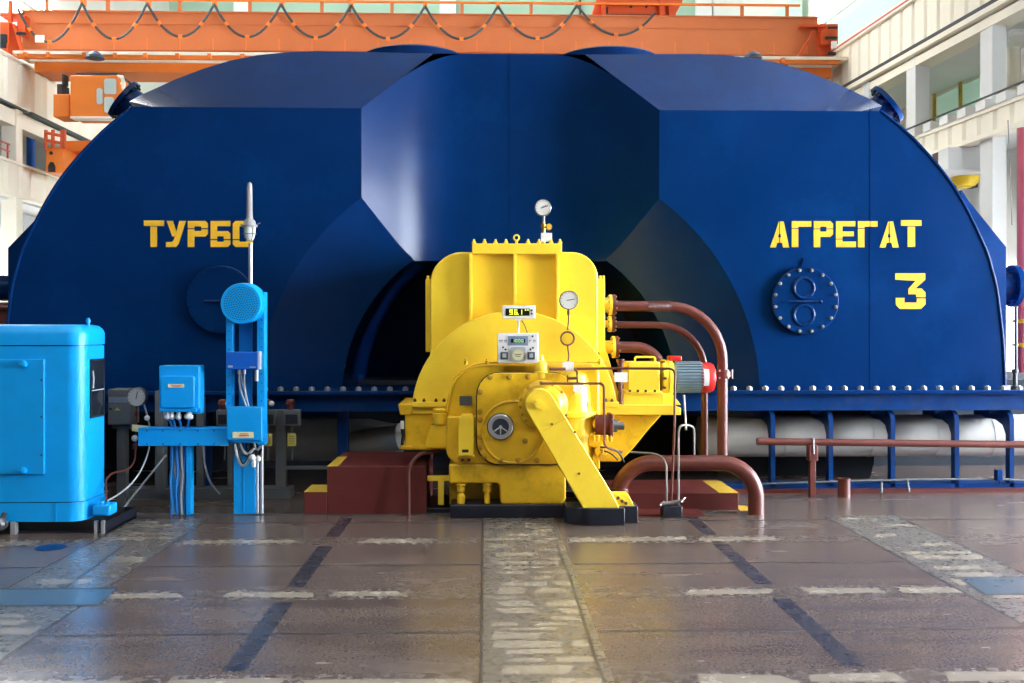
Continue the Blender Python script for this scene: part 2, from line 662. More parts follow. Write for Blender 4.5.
# right outer wall (behind the galleries)
m = MB()
strip(m, lambda y: xr(y, 4.0), -16, 56, -.05, 24, .4, 1)
wr = emit('wall_right', m, PGREY, kind='structure')
m = MB()
corrug(m, xr, 19, 56, 8.85, 9.95, 1, step=.62)
corrug(m, xr, 16, 56, 5.35 + .6, 6.42, 1, step=.62)
emit('parapet_cladding', m, CREAM, wr, angle=10)
m = MB()
strip(m, lambda y: xr(y, -.12), 19, 56, 9.95, 10.12, .5, 1)
strip(m, lambda y: xr(y, -.10), 19, 56, 8.60, 8.72, .4, 1)
strip(m, lambda y: xr(y, -.05), 16, 56, 6.42, 6.50, .3, 1)
strip(m, lambda y: xr(y, -.08), 16, 56, 5.86, 5.96, .3, 1)
strip(m, lambda y: xr(y, .05), 16, 56, 8.34, 8.55, .5, 1)
emit('gallery_beam', m, CREAM, wr, split=True)
m = MB()
strip(m, lambda y: xr(y, -.02), 19, 56, 8.74, 8.86, .3, 1)
strip(m, lambda y: xr(y, -.14), 16, 56, 6.72, 6.75, .05, 1)
emit('dark_flashing', m, DGREY, wr, split=True)
m = MB()
strip(m, lambda y: xr(y, -.13), 19, 56, 10.00, 10.05, .05, 1)
emit('red_rail', m, PINK, wr)
# gallery decks
m = MB()
strip(m, lambda y: xr(y, .2), 16, 56, 5.9, 6.05, 3.8, 1)
strip(m, lambda y: xr(y, .2), 16, 56, 8.55, 8.75, 3.8, 1)
emit('gallery_deck', m, CREAM2, wr, split=True)
# white boxes for the sun-lit squares on the lower right gallery edge
m = MB()
y = 17.0
while y < 40:
    x = xr(y, -.02)
    m.box(x - .10, x + .15, y, y + .42, 6.50, 6.70)
    y += .78
emit('gallery_block', m, WHITE, wr, split=True)
# columns
colr = None
for px in (990, 914, 868):
    Yc = 12.6 / ((px - 485) / 995.0 + .067)
    m = MB()
    w = 7.5 * S(Yc)
    x = xr(Yc, .25)
    m.box(x - w, x + w, Yc - .2, Yc + .35, 0, 8.9)
    emit('column', m, CREAM2, wr, bevel=.02)
# green gallery glazing of the right side
m = MB()
for (y0, y1) in ((19, 22.5), (23.2, 29.5), (31, 40), (42, 54)):
    strip(m, lambda y: xr(y, 3.6), y0, y1, 10.4, 16.0, .1, 1)
strip(m, lambda y: xr(y, 2.5), 26.4, 28.7, 6.2, 8.4, .1, 1)
strip(m, lambda y: xr(y, 2.5), 33.5, 37, 6.2, 8.4, .1, 1)
emit('green_panel', m, GREENGL, wr, split=True)
m = MB()
for y0 in (27.3, 28.7, 29.3, 30.9):
    strip(m, lambda y: xr(y, 2.42), y0, y0 + .09, 6.1, 8.5, .06, 1)
emit('mullion', m, YLINE, wr, split=True)
# tall bright windows of the side wall to the right of the machine
wn = 1
for (y0, y1) in ((2.4, 6.6), (7.8, 12.0), (13.0, 16.5)):
    m = MB()
    strip(m, lambda y: xr(y, .62), y0, y1, .7, 5.1, .06, 1)
    w = emit('window_%d' % wn, m, DAYS, kind='structure')
    m = MB()
    ny = 4
    for k in range(ny + 1):
        yy = y0 + (y1 - y0) * k / ny
        strip(m, lambda y: xr(y, .52), yy - .05, yy + .05, .6, 5.2, .1, 1)
    for z in (.6, 2.1, 3.6, 5.1):
        strip(m, lambda y: xr(y, .50), y0, y1, z, z + .1, .12, 1)
    emit('window_frame', m, CREAM2, w)
    wn += 1
m = MB()
strip(m, lambda y: xr(y, .7), -16, 17, 0, .6, .2, 1)
strip(m, lambda y: xr(y, .7), -16, 17, 5.2, 13, .2, 1)
for y0, y1 in ((-16, 2.3), (6.7, 7.7), (12.1, 12.9), (16.6, 17.2)):
    strip(m, lambda y: xr(y, .7), y0, y1, .6, 5.2, .2, 1)
emit('trim_2', m, PGREY, kind='structure')
# low far bright window behind the right end of the machine
for (y0, y1, z0, z1) in ((20.5, 27.0, 0.4, 3.2),):
    m = MB()
    strip(m, lambda y: xr(y, 1.4), y0, y1, z0, z1, .06, 1)
    w = emit('window_%d' % wn, m, DAY, kind='structure')
    wn += 1
m = MB()
strip(m, lambda y: xr(y, 1.5), 19, 56, 0, 5.9, .2, 1)
emit('ground_floor_wall', m, CREAM2, wr)

# left wall
xl = lambda y: LX0
m = MB()
strip(m, lambda y: LX0 - 4.0, -16, 56, -.05, 20, .4, -1)
wl = emit('wall_left', m, PGREY, kind='structure')
m = MB()
corrug(m, xl, 16, 56, 8.15, 9.42, -1, step=.85)
corrug(m, xl, 16, 56, 5.55, 6.42, -1, step=.85)
emit('parapet_cladding', m, CREAM, wl, angle=10)
m = MB()
strip(m, xl, 16, 56, 9.38, 9.5, .4, -1)
strip(m, lambda y: LX0 - .1, 16, 56, 7.55, 8.0, .4, -1)
strip(m, lambda y: LX0 + .05, 16, 56, 6.40, 6.48, .3, -1)
strip(m, lambda y: LX0 + .05, 16, 56, 5.45, 5.55, .3, -1)
emit('gallery_beam', m, CREAM, wl, split=True)
m = MB()
strip(m, lambda y: LX0 + .04, 30.2, 36, 8.02, 8.13, .4, -1)
strip(m, lambda y: LX0 + .02, 24, 30, 8.05, 8.11, .4, -1)
emit('dark_flashing', m, DGREY, wl, split=True)
m = MB()
strip(m, lambda y: LX0 - .3, 16, 56, 5.4, 5.55, 3.7, -1)
strip(m, lambda y: LX0 - .3, 16, 56, 7.7, 7.9, 3.7, -1)
emit('gallery_deck', m, CREAM2, wl, split=True)
for Yc in (24.0, 29.6, 35.5, 42.0):
    m = MB()
    m.box(LX0 - .5, LX0 - .05, Yc - .2, Yc + .2, 0, 8.2)
    emit('column', m, CREAM, wl, bevel=.02)
m = MB()
for k in range(30):
    yy = 22 + k * .9
    m.box(LX0 - 3.95, LX0 - 3.85, yy, yy + .12, 5.6, 7.7)
for z in (6.5,):
    m.box(LX0 - 3.95, LX0 - 3.85, 18, 56, z, z + .1)
emit('mullion', m, YLINE, wl, split=True)
m = MB()
strip(m, lambda y: LX0 - 1.5, 24, 40, .8, 4.7, .06, -1)
w = emit('window_%d' % wn, m, DAY, kind='structure')
m = MB()
for k in range(9):
    strip(m, lambda y: LX0 - 1.44, 24 + 2 * k - .05, 24 + 2 * k + .05, .7, 4.8, .06, -1)
for z in (.7, 4.7):
    strip(m, lambda y: LX0 - 1.44, 24, 40, z, z + .1, .08, -1)
emit('window_frame', m, CREAM2, w)
m = MB()
for k in range(8):
    m.box(LX0 - 1.5, LX0 - 1.38, 26 + 1.7 * k, 26.1 + 1.7 * k, 4.8, 5.4)
m.box(LX0 - 1.7, LX0 - 1.55, 18, 56, 0, 5.45)
emit('ground_floor_wall', m, CREAM2, wl)
# wall behind the photographer, unseen: coloured dark to keep reflections in the casing plates dim
m = MB()
m.box(-20, 20, -16.4, -16, 0, 13)
emit('wall_front', m, DGREY, kind='structure')

# roof over the near bay, with unseen skylight strips added to light the fronts; the far bay is open to the sky light
m = MB()
m.box(-18, 17, -16.4, 26, 13.2, 13.5)
emit('ceiling', m, PGREY, kind='structure')
for k in range(4):
    y0 = -9.5 + 3.4 * k
    m = MB()
    m.box(-13, 12, y0, y0 + 1.8, 13.12, 13.16)
    wn += 1
    w = emit('window_%d' % wn, m, ADDSKYL, kind='structure')
    m = MB()
    m.box(-13.1, 12.1, y0 - .1, y0, 13.08, 13.2)
    m.box(-13.1, 12.1, y0 + 1.8, y0 + 1.9, 13.08, 13.2)
    for j in range(11):
        x = -13 + 2.5 * j
        m.box(x - .04, x + .04, y0, y0 + 1.8, 13.08, 13.12)
    emit('window_frame', m, CREAM2, w)

# unseen clerestory panes added high in the far bay to brighten the galleries
for gm, f, sg in ((FILLG, lambda y: xr(y, 3.5), 1), (FILLF, lambda y: LX0 - 3.6, -1)):
    wn += 1
    m = MB()
    strip(m, f, 26.5, 40, 13.8, 22.5, .06, sg)
    w = emit('window_%d' % wn, m, gm, kind='structure')
    m = MB()
    for k in range(7):
        strip(m, (lambda y: f(y) - sg * .08), 27 + 2 * k - .05, 27 + 2 * k + .05, 13.7, 22.6, .08, sg)
    for z in (13.7, 16.6, 19.5, 22.4):
        strip(m, (lambda y: f(y) - sg * .10), 26.5, 40, z, z + .12, .1, sg)
    emit('window_frame', m, CREAM2, w)

# unseen dark wall, added on the near left to cut reflections in the casing
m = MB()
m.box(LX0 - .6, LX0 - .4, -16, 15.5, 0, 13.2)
emit('reflection_block', m, DGREY, kind='structure')

m = MB()
strip(m, lambda y: xr(y, 2.6), 19, 50, 6.05, 8.55, .1, 1)
emit('gallery_back_wall', m, CREAM, wr)
# ================================================================== turbine casing
Y0, YR = 9.9, 10.5
SC = S(Y0)
XC = P(511, 400, Y0).x
ZA = P(511, 400, Y0).z
RC, RI = 251 * SC, 1.735
DC = .69          # the funnel stops at this share of the recess depth
HW, HWR = 149 * SC, 76 * S(YR)
ZC = P(511, 109, Y0).z
ZR = P(511, 54, YR).z
ZB = P(511, 389, Y0).z
DEP = YR - Y0
CX = 105.5 * SC
R2 = 394 * SC

turbine = thing('turbine_casing', (XC, 12.5, 0), 'huge navy blue rounded turbine casing with yellow Cyrillic lettering, filling the middle of the hall', 'turbine')


ZFLAT = 1.41


def hy(ax):
    """how far (0..1) the recess wall stands back at distance ax from the centre"""
    t = (HW - ax) / (HW - HWR)
    k = .55
    if t < 1 - k:
        return max(t, 0)
    if t > 1 + k:
        return 1.0
    return t - (t - (1 - k)) ** 2 / (4 * k)


def zlow(ax):
    h = min(1.0, hy(ax) / DC)
    r = RC - h * (RC - RI)
    z = sqrt(max(r * r - ax * ax, 0))
    return ZA + (min(z, ZFLAT) if h >= 1 else z)


def ztop(ax):
    return ZC + hy(ax) * (ZR - ZC)


body = MB()
# recess wall
cols = []
N = 48
for i in range(-N, N + 1):
    ax = abs(i) / N * HW
    cols.append((XC + i / N * HW, Y0 + hy(ax) * DEP, zlow(ax), ztop(ax)))
NV = 10
vs, fs = [], []
for (x, y, z0, z1) in cols:
    for k in range(NV + 1):
        vs.append((x, y, z0 + (z1 - z0) * k / NV))
for i in range(len(cols) - 1):
    for k in range(NV):
        a = i * (NV + 1) + k
        fs.append((a, a + NV + 1, a + NV + 2, a + 1))
body.add(vs, fs)
# funnel left and right: ruled between the outer arc and the inner arc
a_out = acos(HW / RC)
a_bot = asin((ZB - ZA) / RC)
i_out = acos(HWR / RI)
i_bot = asin((ZB - ZA) / RI)
for s in (-1, 1):
    M_ = 28
    # crease points of the wall from HW to the point where the wall is fully back
    vs, fs = [], []
    K = 8
    # the end ray follows the crease of the recess wall
    crease = []
    for q in range(K + 1):
        # radius fraction q/K along the crease
        frac = q / K
        lo, hi = 0.0, HW
        for _ in range(40):
            mid = (lo + hi) / 2
            if hy(mid) > frac * DC:
                lo = mid
            else:
                hi = mid
        ax = lo if frac > 0 else HW
        crease.append(ax)
    for q in range(K + 1):
        frac = q / K
        r = RC - frac * (RC - RI)
        ax = crease[q]
        ae = acos(min(1, ax / r))
        ab = asin((ZB - .3 - ZA) / r)
        for j in range(M_ + 1):
            an = ab + (ae - ab) * j / M_
            vs.append((XC + s * r * cos(an), Y0 + frac * DC * DEP, ZA + r * sin(an)))
    for q in range(K):
        for j in range(M_):
            a = q * (M_ + 1) + j
            fs.append((a, a + 1, a + M_ + 2, a + M_ + 1))
    body.add(vs, fs)
# shaft tunnel behind the funnel
n = 40
vs, fs = [], []
for yy in (Y0 + DC * DEP, 12.6):
    for j in range(n + 1):
        an = asin((ZB - .3 - ZA) / RI) + (pi - 2 * asin((ZB - .3 - ZA) / RI)) * j / n
        vs.append((XC + RI * cos(an), yy, ZA + min(RI * sin(an), ZFLAT)))
for j in range(n):
    fs.append((j, j + 1, j + n + 2, j + n + 1))
fs.append(tuple(range(n + 1, 2 * n + 2)))
body.add(vs, fs)
OUT = [(389, 501), (365, 500.3), (340, 498.8), (314, 496), (288, 492.5), (268, 487.5), (250, 482), (225, 470.5), (200, 457.5), (176, 442), (155, 424.5), (140, 410.5), (129, 399), (118, 386), (109, 374)]


def outline(n=31, grow=0.0):
    """half outline of the end plate: (distance from the centre, height), bottom to shoulder"""
    out = []
    for j in range(n):
        u = j / (n - 1) * (len(OUT) - 1)
        k = min(int(u), len(OUT) - 2)
        t = u - k
        p = [OUT[max(k - 1, 0)], OUT[k], OUT[k + 1], OUT[min(k + 2, len(OUT) - 1)]]
        q = []
        for c in (0, 1):
            a, b_, c_, d = (v[c] for v in p)
            q.append(.5 * (2 * b_ + (c_ - a) * t + (2 * a - 5 * b_ + 4 * c_ - d) * t * t + (3 * b_ - a - 3 * c_ + d) * t ** 3))
        f = 1 + grow * (j / (n - 1)) ** 2
        out.append((q[1] * SC * f, ZA + (400 - q[0]) * SC * f))
    return out


# end plates
amax = asin((ZC - ZA) / R2)
for s in (-1, 1):
    pl = []
    for dx, z in outline():
        pl.append((XC + s * dx, Y0, z))
    pl.append((XC + s * HW, Y0, ZC))
    for j in range(25):
        an = a_out + (a_bot - a_out) * j / 24
        pl.append((XC + s * RC * cos(an), Y0, ZA + RC * sin(an)))
    body.add(pl, [tuple(range(len(pl)))])


# back outline at the ridge
def back_outline(s):
    out = []
    for dx, z in outline(31, .035):
        out.append(Vector((XC + s * dx, YR, z)))
    return out


crown = [(882, 106), (872, 100), (860, 94.5), (838, 84), (812, 73.5), (786, 65), (759, 59), (726, 55.2), (700, 54), (660, 54)]
for s in (-1, 1):
    bo = back_outline(s)
    fo = []
    for dx, z in outline():
        fo.append(Vector((XC + s * dx, Y0, z)))
    top = []
    for (px, py) in crown:
        p = P(px, py, YR)
        d = p.x - (XC + .0)
        top.append(Vector((XC + s * d, YR, p.z)))
    top.append(Vector((XC + s * (HWR), YR, ZR)))
    bo[-1] = (bo[-2] * .5 + top[0] * .5)
    # side band
    vs = fo + bo
    body.add(vs, [(j, j + 1, j + 32, j + 31) for j in range(30)])
    # chamfer: front straight edge to the crown
    ntop = len(top)
    ff = []
    for j in range(ntop + 1):
        x = fo[-1].x + (XC + s * HW - fo[-1].x) * (j / ntop) ** 1.0
        ff.append(Vector((x, Y0, ZC)))
    bb = [bo[-1]] + top
    nz = len(bb)
    body.add(ff + bb, [(j, j + 1, j + nz + 1, j + nz) for j in range(nz - 1)])
    # body running back
    pr = bo + top + [Vector((XC, YR, ZR))]
    br = [Vector((p.x, 17.0, p.z)) for p in pr]
    nn = len(pr)
    body.add(pr + br, [(j, j + 1, j + nn + 1, j + nn) for j in range(nn - 1)])
    body.add(br + [Vector((XC, 17.0, ZB)), Vector((br[0].x, 17.0, ZB))], [tuple(range(nn + 2))])
hood = emit('hood', body, BLUE, turbine, angle=24)

# weld bead along the end plate edge, seams, raised edge strip
m = MB()
for s in (-1, 1):
    pts = []
    for dx, z in outline(45):
        pts.append((XC + s * dx, Y0, z))
    m.tube(pts, .016, 8)
emit('edge_bead', m, BLUE, turbine, split=True)
m = MB()
a, b = P(511, 54, YR), P(511, 262, YR)
m.box(XC - .004, XC + .004, YR - .006, YR + .01, b.z, a.z)
m2 = MB()
a, b = P(870, 109, Y0), P(870, 388, Y0)
m.box(a.x - .006, a.x + .006, Y0 - .004, Y0 + .01, b.z, a.z)
emit('weld_seam', m, BLUE, turbine, split=True)

# relief discs on the roof
for px in (414, 607):
    c = P(px, 49, 11.35)
    m = MB()
    m.lathe([(.57, -.35), (.57, .0), (.59, .01), (.59, .09), (.56, .11), (.2, .13), (0, .135)], (c.x, 11.35, ZR + .07), (0, 0, 1), 48, caps=False)
    emit('relief_disc', m, BLUE, turbine)
# side wings behind the end plate
m = MB()
for s in (-1, 1):
    q = [(962, 190), (968, 200), (1006, 247), (1006, 390), (930, 390)]
    pts = []
    for x, y in q:
        p = P(x, y, 11.2)
        pts.append((XC + s * (p.x - XC), p.z))
    if s < 0:
        pts = [(p.x, p.z) for p in (P(x, y, 11.2) for x, y in ((50, 205), (40, 215), (8, 248), (8, 392), (90, 392)))]
    m.prism(pts, 11.2, 14.5)
emit('side_wing', m, BLUE, turbine, split=True)


def nozzle(base, direction, r, ln, fr, ft, label=None):
    d = Vector(direction).normalized()
    m = MB()
    m.lathe([(r, 0), (r, ln - ft), (fr, ln - ft), (fr, ln), (r * .85, ln), (r * .85, ln - .02)], base, d, 32)
    o = emit('flange_nozzle', m, BLUE, turbine, label=label)
    t = Vector((0, 0, 1)) if abs(d.z) < .9 else Vector((1, 0, 0))
    e1 = d.cross(t).normalized()
    e2 = d.cross(e1)
    b = MB()
    for i in range(10):
        an = 2 * pi * i / 10
        p = Vector(base) + d * (ln - ft - .02) + (e1 * cos(an) + e2 * sin(an)) * (r + fr) / 2
        b.cyl(p, p + d * .02, .016, n=6)
    emit('nozzle_bolt', b, BLUE, o, split=True)


YN = 11.3
b0 = P(160, 128, YN)
nozzle(b0, P(124, 101, YN) - P(153, 124, YN) + Vector((0, -.08, 0)), .19, .50, .245, .05)
b0 = P(858, 128, YN)
nozzle(b0, P(905, 93, YN) - P(874, 119, YN) + Vector((0, -.10, 0)), .17, .43, .25, .05)
b0 = P(985, 286, YN + .4)
nozzle(b0, (1, -.05, 0), .17, .36, .25, .06)
b0 = P(30, 288, YN + .3)
nozzle(b0, (-1, -.05, 0), .15, .9, .23, .06)

# round hatches on the end plates
for (px, py, rings) in ((803.5, 301, True), (222, 300, False)):
    c = P(px, py, Y0)
    s = SC
    m = MB()
    m.lathe([(34 * s, -.02), (34 * s, .055), (33 * s, .065), (0, .065)], c, (0, -1, 0), 56, caps=False)
    h = emit('hatch_cover', m, BLUE, turbine, origin=c)
    if rings:
        for dy in (-13, 14):
            m = MB()
            cc = P(px, py + dy, Y0 - .065)
            m.torus(cc, (0, 1, 0), 10.0 * s, .02, 36, 10)
            m.lathe([(8 * s, -.01), (8 * s, .008)], cc, (0, -1, 0), 30)
            emit('blank_ring', m, BLUE, h)
        m = MB()
        a = P(px - 15, py + .5, Y0 - .10)
        b = P(px + 17, py + .5, Y0 - .10)
        m.tube([a, b], .013, 8)
        m.ball(b, .022)
        emit('handle', m, BLUE, h)
        m = MB()
        p = P(px, py - 38, Y0)
        m.prism([(p.x - .035, p.z - .05), (p.x + .035, p.z - .05), (p.x, p.z + .05)], Y0 - .02, Y0)
        emit('lifting_lug', m, BLUE, h)
    else:
        m = MB()
        a = P(px - 18, py + 1, Y0 - .09)
        b = P(px + 14, py + 1, Y0 - .09)
        m.tube([a, b], .013, 8)
        emit('handle', m, BLUE, h)
    bb = MB()
    first = None
    for i in range(16):
        an = 2 * pi * (i + .5) / 16
        p = Vector((c.x + 31.0 * s * cos(an), Y0 - .065, c.z + 31.0 * s * sin(an)))
        if first is None:
            bb.lathe([(.017, 0), (.017, .012), (.011, .014), (.011, .03)], p, (0, -1, 0), 8)
            first = emit('hatch_bolt', bb, BOLT if rings else BLUE, h, origin=p)
        else:
            rep(first, p, h)

# bolted split flange and skirt
zt = ZB
p0, p1 = P(-40, 389, 9.75), P(1045, 389, 9.75)
zb1 = P(512, 394, 9.75).z
m = MB()
m.box(p0.x, P(436, 389, 9.75).x, 9.62, 10.7, zb1, zt)
m.box(P(600, 389, 9.75).x, p1.x, 9.62, 10.7, zb1, zt)
emit('split_flange', m, BLUE, turbine, bevel=.006, split=True)
zb2 = P(512, 411, 9.72).z
m = MB()
m.box(p0.x, P(400, 389, 9.75).x, 9.70, 9.95, zb2, zb1)
m.box(P(640, 389, 9.75).x, p1.x, 9.70, 9.95, zb2, zb1)
emit('skirt_band', m, BLUEB, turbine, split=True)
first = None
for i in range(24):
    px = 733.5 + 15.85 * i
    if px > 1030:
        break
    p = P(px, 388.5, 9.68)
    p.z = zt
    if first is None:
        mb = MB()
        mb.lathe([(.030, 0), (.030, .030), (.016, .032), (.014, .040)], p, (0, 0, 1), 6)
        first = emit('flange_bolt', mb, BOLT, turbine, origin=p)
    else:
        rep(first, p, turbine)
for i in range(10):
    px = 265 + 15.6 * i
    p = P(px, 388.5, 9.68)
    p.z = zt
    rep(first, p, turbine)
# guide pin of the flange near the corner
m = MB()
p = P(1015, 388.5, 9.7)
m.lathe([(.04, 0), (.04, .03), (.02, .04), (.02, .16), (.03, .17), (.03, .2)], (p.x, p.y, zt), (0, 0, 1), 12)
emit('guide_pin', m, DGREY, turbine)

# skirt ribs, base rail
for i, px in enumerate((773, 831, 893, 957, 1012)):
    p = P(px, 410, 9.72)
    zlo = P(px, 487, 9.72).z
    w = .022
    m = MB()
    pts = [(9.72, zlo), (9.72, p.z - .10), (9.74, p.z - .05), (9.78, p.z - .02), (9.84, p.z), (10.45, p.z), (10.45, p.z - .12), (10.0, p.z - .12), (9.86, p.z - .16), (9.80, p.z - .25), (9.80, zlo)]
    vs = [(p.x - w, y, z) for y, z in pts] + [(p.x + w, y, z) for y, z in pts]
    k = len(pts)
    fs = [tuple(range(k)), tuple(range(2 * k - 1, k - 1, -1))] + [(q, q + k, (q + 1) % k + k, (q + 1) % k) for q in range(k)]
    m.add(vs, fs)
    # gusset curl seen at the top left of every rib
    m.box(p.x - .16, p.x - w, 9.86, 9.90, p.z - .05, p.z - .01)
    emit('skirt_rib', m, BLUEB, turbine)
for px in (343, 205):
    p = P(px, 410, 9.9)
    m = MB()
    m.box(p.x - .05, p.x + .05, 9.86, 9.98, .05, p.z)
    emit('skirt_rib', m, BLUEB, turbine)
m = MB()
a, b = P(690, 487, 9.8), P(1045, 487, 9.8)
m.box(a.x, b.x, 9.72, 9.95, .04, P(800, 484, 9.72).z)
emit('base_rail', m, BLUEB, turbine)
m = MB()
m.box(a.x, b.x, 9.68, 10.1, 0, .04)
emit('base_strip', m, PLINTH, turbine)
# lower half of the casing standing back, its shade put into the dark colour
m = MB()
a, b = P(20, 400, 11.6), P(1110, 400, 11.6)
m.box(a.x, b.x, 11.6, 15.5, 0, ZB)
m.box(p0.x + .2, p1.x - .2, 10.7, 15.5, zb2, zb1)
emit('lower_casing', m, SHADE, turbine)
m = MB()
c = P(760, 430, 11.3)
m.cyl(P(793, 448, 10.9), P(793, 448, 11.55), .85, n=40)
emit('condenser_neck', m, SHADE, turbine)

# lettering: stencil strokes painted on the end plates
def letters(polys, name, label):
    m = MB()
    for p in polys:
        m.pprism(p, Y0 - .004, .006)
    emit(name, m, LETTER, turbine, label=label)


def L1(pts):   # pixel mapping of the left word (zoom 4.55)
    return [(120 + x / 4.55, 200 + y / 4.55) for x, y in pts]


def arcbar(x0, y0, x1, y1, t, corner=14):
    pass


turbo = [
    # T
    [(108, 93), (200, 93), (200, 118), (108, 118)], [(138, 121), (168, 121), (168, 214), (138, 214)],
    # U
    [(212, 95), (240, 95), (258, 148), (247, 166), (238, 166)], [(270, 95), (300, 95), (268, 196), (255, 214), (209, 214), (209, 191), (236, 191), (243, 184), (252, 160)],
    # R
    [(308, 95), (388, 95), (400, 107), (400, 128), (370, 128), (370, 120), (338, 120), (338, 128), (308, 128)],
    [(308, 133), (338, 133), (338, 141), (370, 141), (370, 133), (400, 133), (400, 153), (388, 166), (338, 166), (338, 214), (308, 214)],
    # B
    [(412, 95), (502, 95), (502, 119), (442, 119), (442, 141), (490, 141), (502, 153), (502, 178), (472, 178), (472, 165), (442, 165), (442, 178), (412, 178)],
    [(412, 183), (442, 183), (442, 190), (472, 190), (472, 183), (502, 183), (502, 202), (490, 214), (412, 214)],
    # O
    [(513, 178), (513, 108), (526, 95), (590, 95), (604, 108), (604, 178), (574, 178), (574, 120), (543, 120), (543, 178)],
    [(513, 183), (543, 183), (543, 190), (574, 190), (574, 183), (604, 183), (604, 202), (590, 214), (526, 214), (513, 202)],
]
letters([L1(p) for p in turbo], 'lettering', 'yellow stencilled word on the left end plate')


def L2(pts):
    return [(740 + x / 3.415, 200 + y / 3.415) for x, y in pts]


def LA(o):
    return [[(o + 0, 162), (o + 21, 100), (o + 30, 73), (o + 31, 73), (o + 31, 116), (o + 29, 116), (o + 27, 128), (o + 31, 128), (o + 31, 146), (o + 24, 146), (o + 20, 162)],
            [(o + 34, 73), (o + 46, 73), (o + 65, 162), (o + 44, 162), (o + 41, 146), (o + 34, 146), (o + 34, 128), (o + 38, 128), (o + 36, 116), (o + 34, 116)]]


def LG(o):
    return [[(o, 72), (o + 67, 72), (o + 67, 91), (o + 22, 91), (o + 22, 96), (o, 96)], [(o, 99), (o + 22, 99), (o + 22, 161), (o, 161)]]


agregat = LA(103) + LG(177) + [
    [(252, 72), (309, 72), (318, 81), (318, 97), (296, 97), (296, 91), (274, 91), (274, 97), (252, 97)],
    [(252, 100), (274, 100), (274, 108), (296, 108), (296, 100), (318, 100), (318, 117), (309, 126), (274, 126), (274, 161), (252, 161)],
    [(328, 72), (394, 72), (394, 90), (350, 90), (350, 107), (389, 107), (389, 124), (350, 124), (350, 132), (328, 132)],
    [(328, 135), (350, 135), (350, 142), (396, 142), (396, 161), (328, 161)],
] + LG(403) + LA(477) + [
    [(550, 69), (620, 69), (620, 88), (550, 88)], [(573, 91), (598, 91), (598, 160), (573, 160)],
]
letters([L2(p) for p in agregat], 'lettering', 'yellow stencilled word on the right end plate')
three = [
    [(530, 250), (633, 250), (633, 272), (600, 302), (620, 302), (634, 316), (634, 332), (602, 332), (602, 322), (575, 322), (575, 303), (600, 276), (530, 272)],
    [(604, 336), (634, 336), (634, 356), (618, 372), (546, 372), (532, 357), (532, 334), (562, 334), (562, 350), (604, 350)],
]
letters([L2(p) for p in three], 'number', 'yellow numeral 3 on the right end plate')

# ---- grey pipe lying behind the skirt
zc_ = P(512, 436, 10.35).z
m = MB()
r = 21 * S(10.3)
m.lathe([(r, 0), (r, 1.35), (r * .78, 1.6), (r * .78, 1.7)], P(240, 440, 10.5), (1, 0, 0), 32)
m.cyl(P(345, 446, 10.35), P(400, 437, 10.2), r * .62, n=28)
steam = emit('cooling_pipe', m, PIPEGREY, label='thick grey clad pipe in the shade between the gauge stand and the left plinth', cat='pipe')
m = MB()
a, b = P(700, 436, 10.3), P(1060, 436, 10.3)
m.cyl((a.x, 10.3, a.z), (b.x, 10.3, a.z), r, n=36)
for px in (780, 866, 930, 985):
    q = P(px, 436, 10.3)
    m.cyl((q.x, 10.3, a.z), (q.x + .03, 10.3, a.z), r * 1.02, n=36)
emit('cooling_pipe', m, PIPEGREY, label='long thick grey pipe running behind the ribs of the blue skirt on the right', cat='pipe')
# ================================================================== yellow machine
ym = thing('bearing_machine', P(514, 517, 8.9) * 1.0, 'tall yellow machine with a domed cover and slanting arm before the blue casing', 'machine')
WL[ym].z = 0
ym.location.z = 0

# upper cover
m = MB()
m.pprism(rr(430, 252, 598, 412, (32, 26, 0, 0), 8), 8.95, 1.35)
emit('upper_cover', m, YEL, ym, bevel=.012)
m = MB()
m.pbox(472, 243.5, 562, 254, 8.90, 1.2)
emit('top_plate', m, YEL, ym, bevel=.006)
m = MB()
for px in (470.5, 514.5, 557.5):
    a = P(px, 254, 8.89)
    b = P(px, 400, 8.89)
    m = MB()
    m.box(a.x - .014, a.x + .014, 8.86, 8.96, b.z, a.z)
    emit('stiffening_rib', m, YEL, ym, bevel=.004)
first = None
for px in (474, 484.5, 495.5, 506, 528, 539, 551, 560):
    p = P(px, 243.5, 8.95)
    if first is None:
        mb = MB()
        mb.lathe([(.020, 0), (.020, .014), (.012, .018), (.010, .035), (.004, .04)], p, (0, 0, 1), 8)
        first = emit('top_bolt', mb, YEL, ym, origin=p)
    else:
        rep(first, p, ym)
m = MB()
p = P(516.5, 243.5, 8.95)
m.lathe([(.014, 0), (.014, .03)], p, (0, 0, 1), 10)
m.torus(p + Vector((0, 0, .052)), (0, 1, 0), .024, .008, 18, 8)
emit('lifting_eye', m, YEL, ym)
# side flanges of the upper cover
m = MB()
m.pbox(425.5, 279, 431.5, 352, 9.05, .9)
m.pbox(597, 279, 605, 352, 9.05, .9)
m.pprism([(597, 345), (605, 345), (622, 405), (610, 405)], 9.1, .8)
emit('side_flange', m, YEL, ym, bevel=.005, split=True)
first = None
for px in (428, 600.5, 603.5):
    p = P(px, 279, 9.08)
    if first is None:
        mb = MB()
        mb.lathe([(.012, 0), (.012, .03)], p, (0, 0, 1), 8)
        first = emit('flange_bolt', mb, YEL, ym, origin=p)
    else:
        rep(first, p, ym)

# dome
m = MB()
pts = []
for i in range(41):
    a = pi - pi * i / 40
    pts.append((514.5 + 103 * cos(a), 414 - 103 * sin(a)))
pts = [(411.5, 414)] + pts[1:-1] + [(617.5, 414)]
m.pprism(pts, 8.74, .75)
emit('dome_cover', m, YEL, ym, bevel=.008, angle=20)
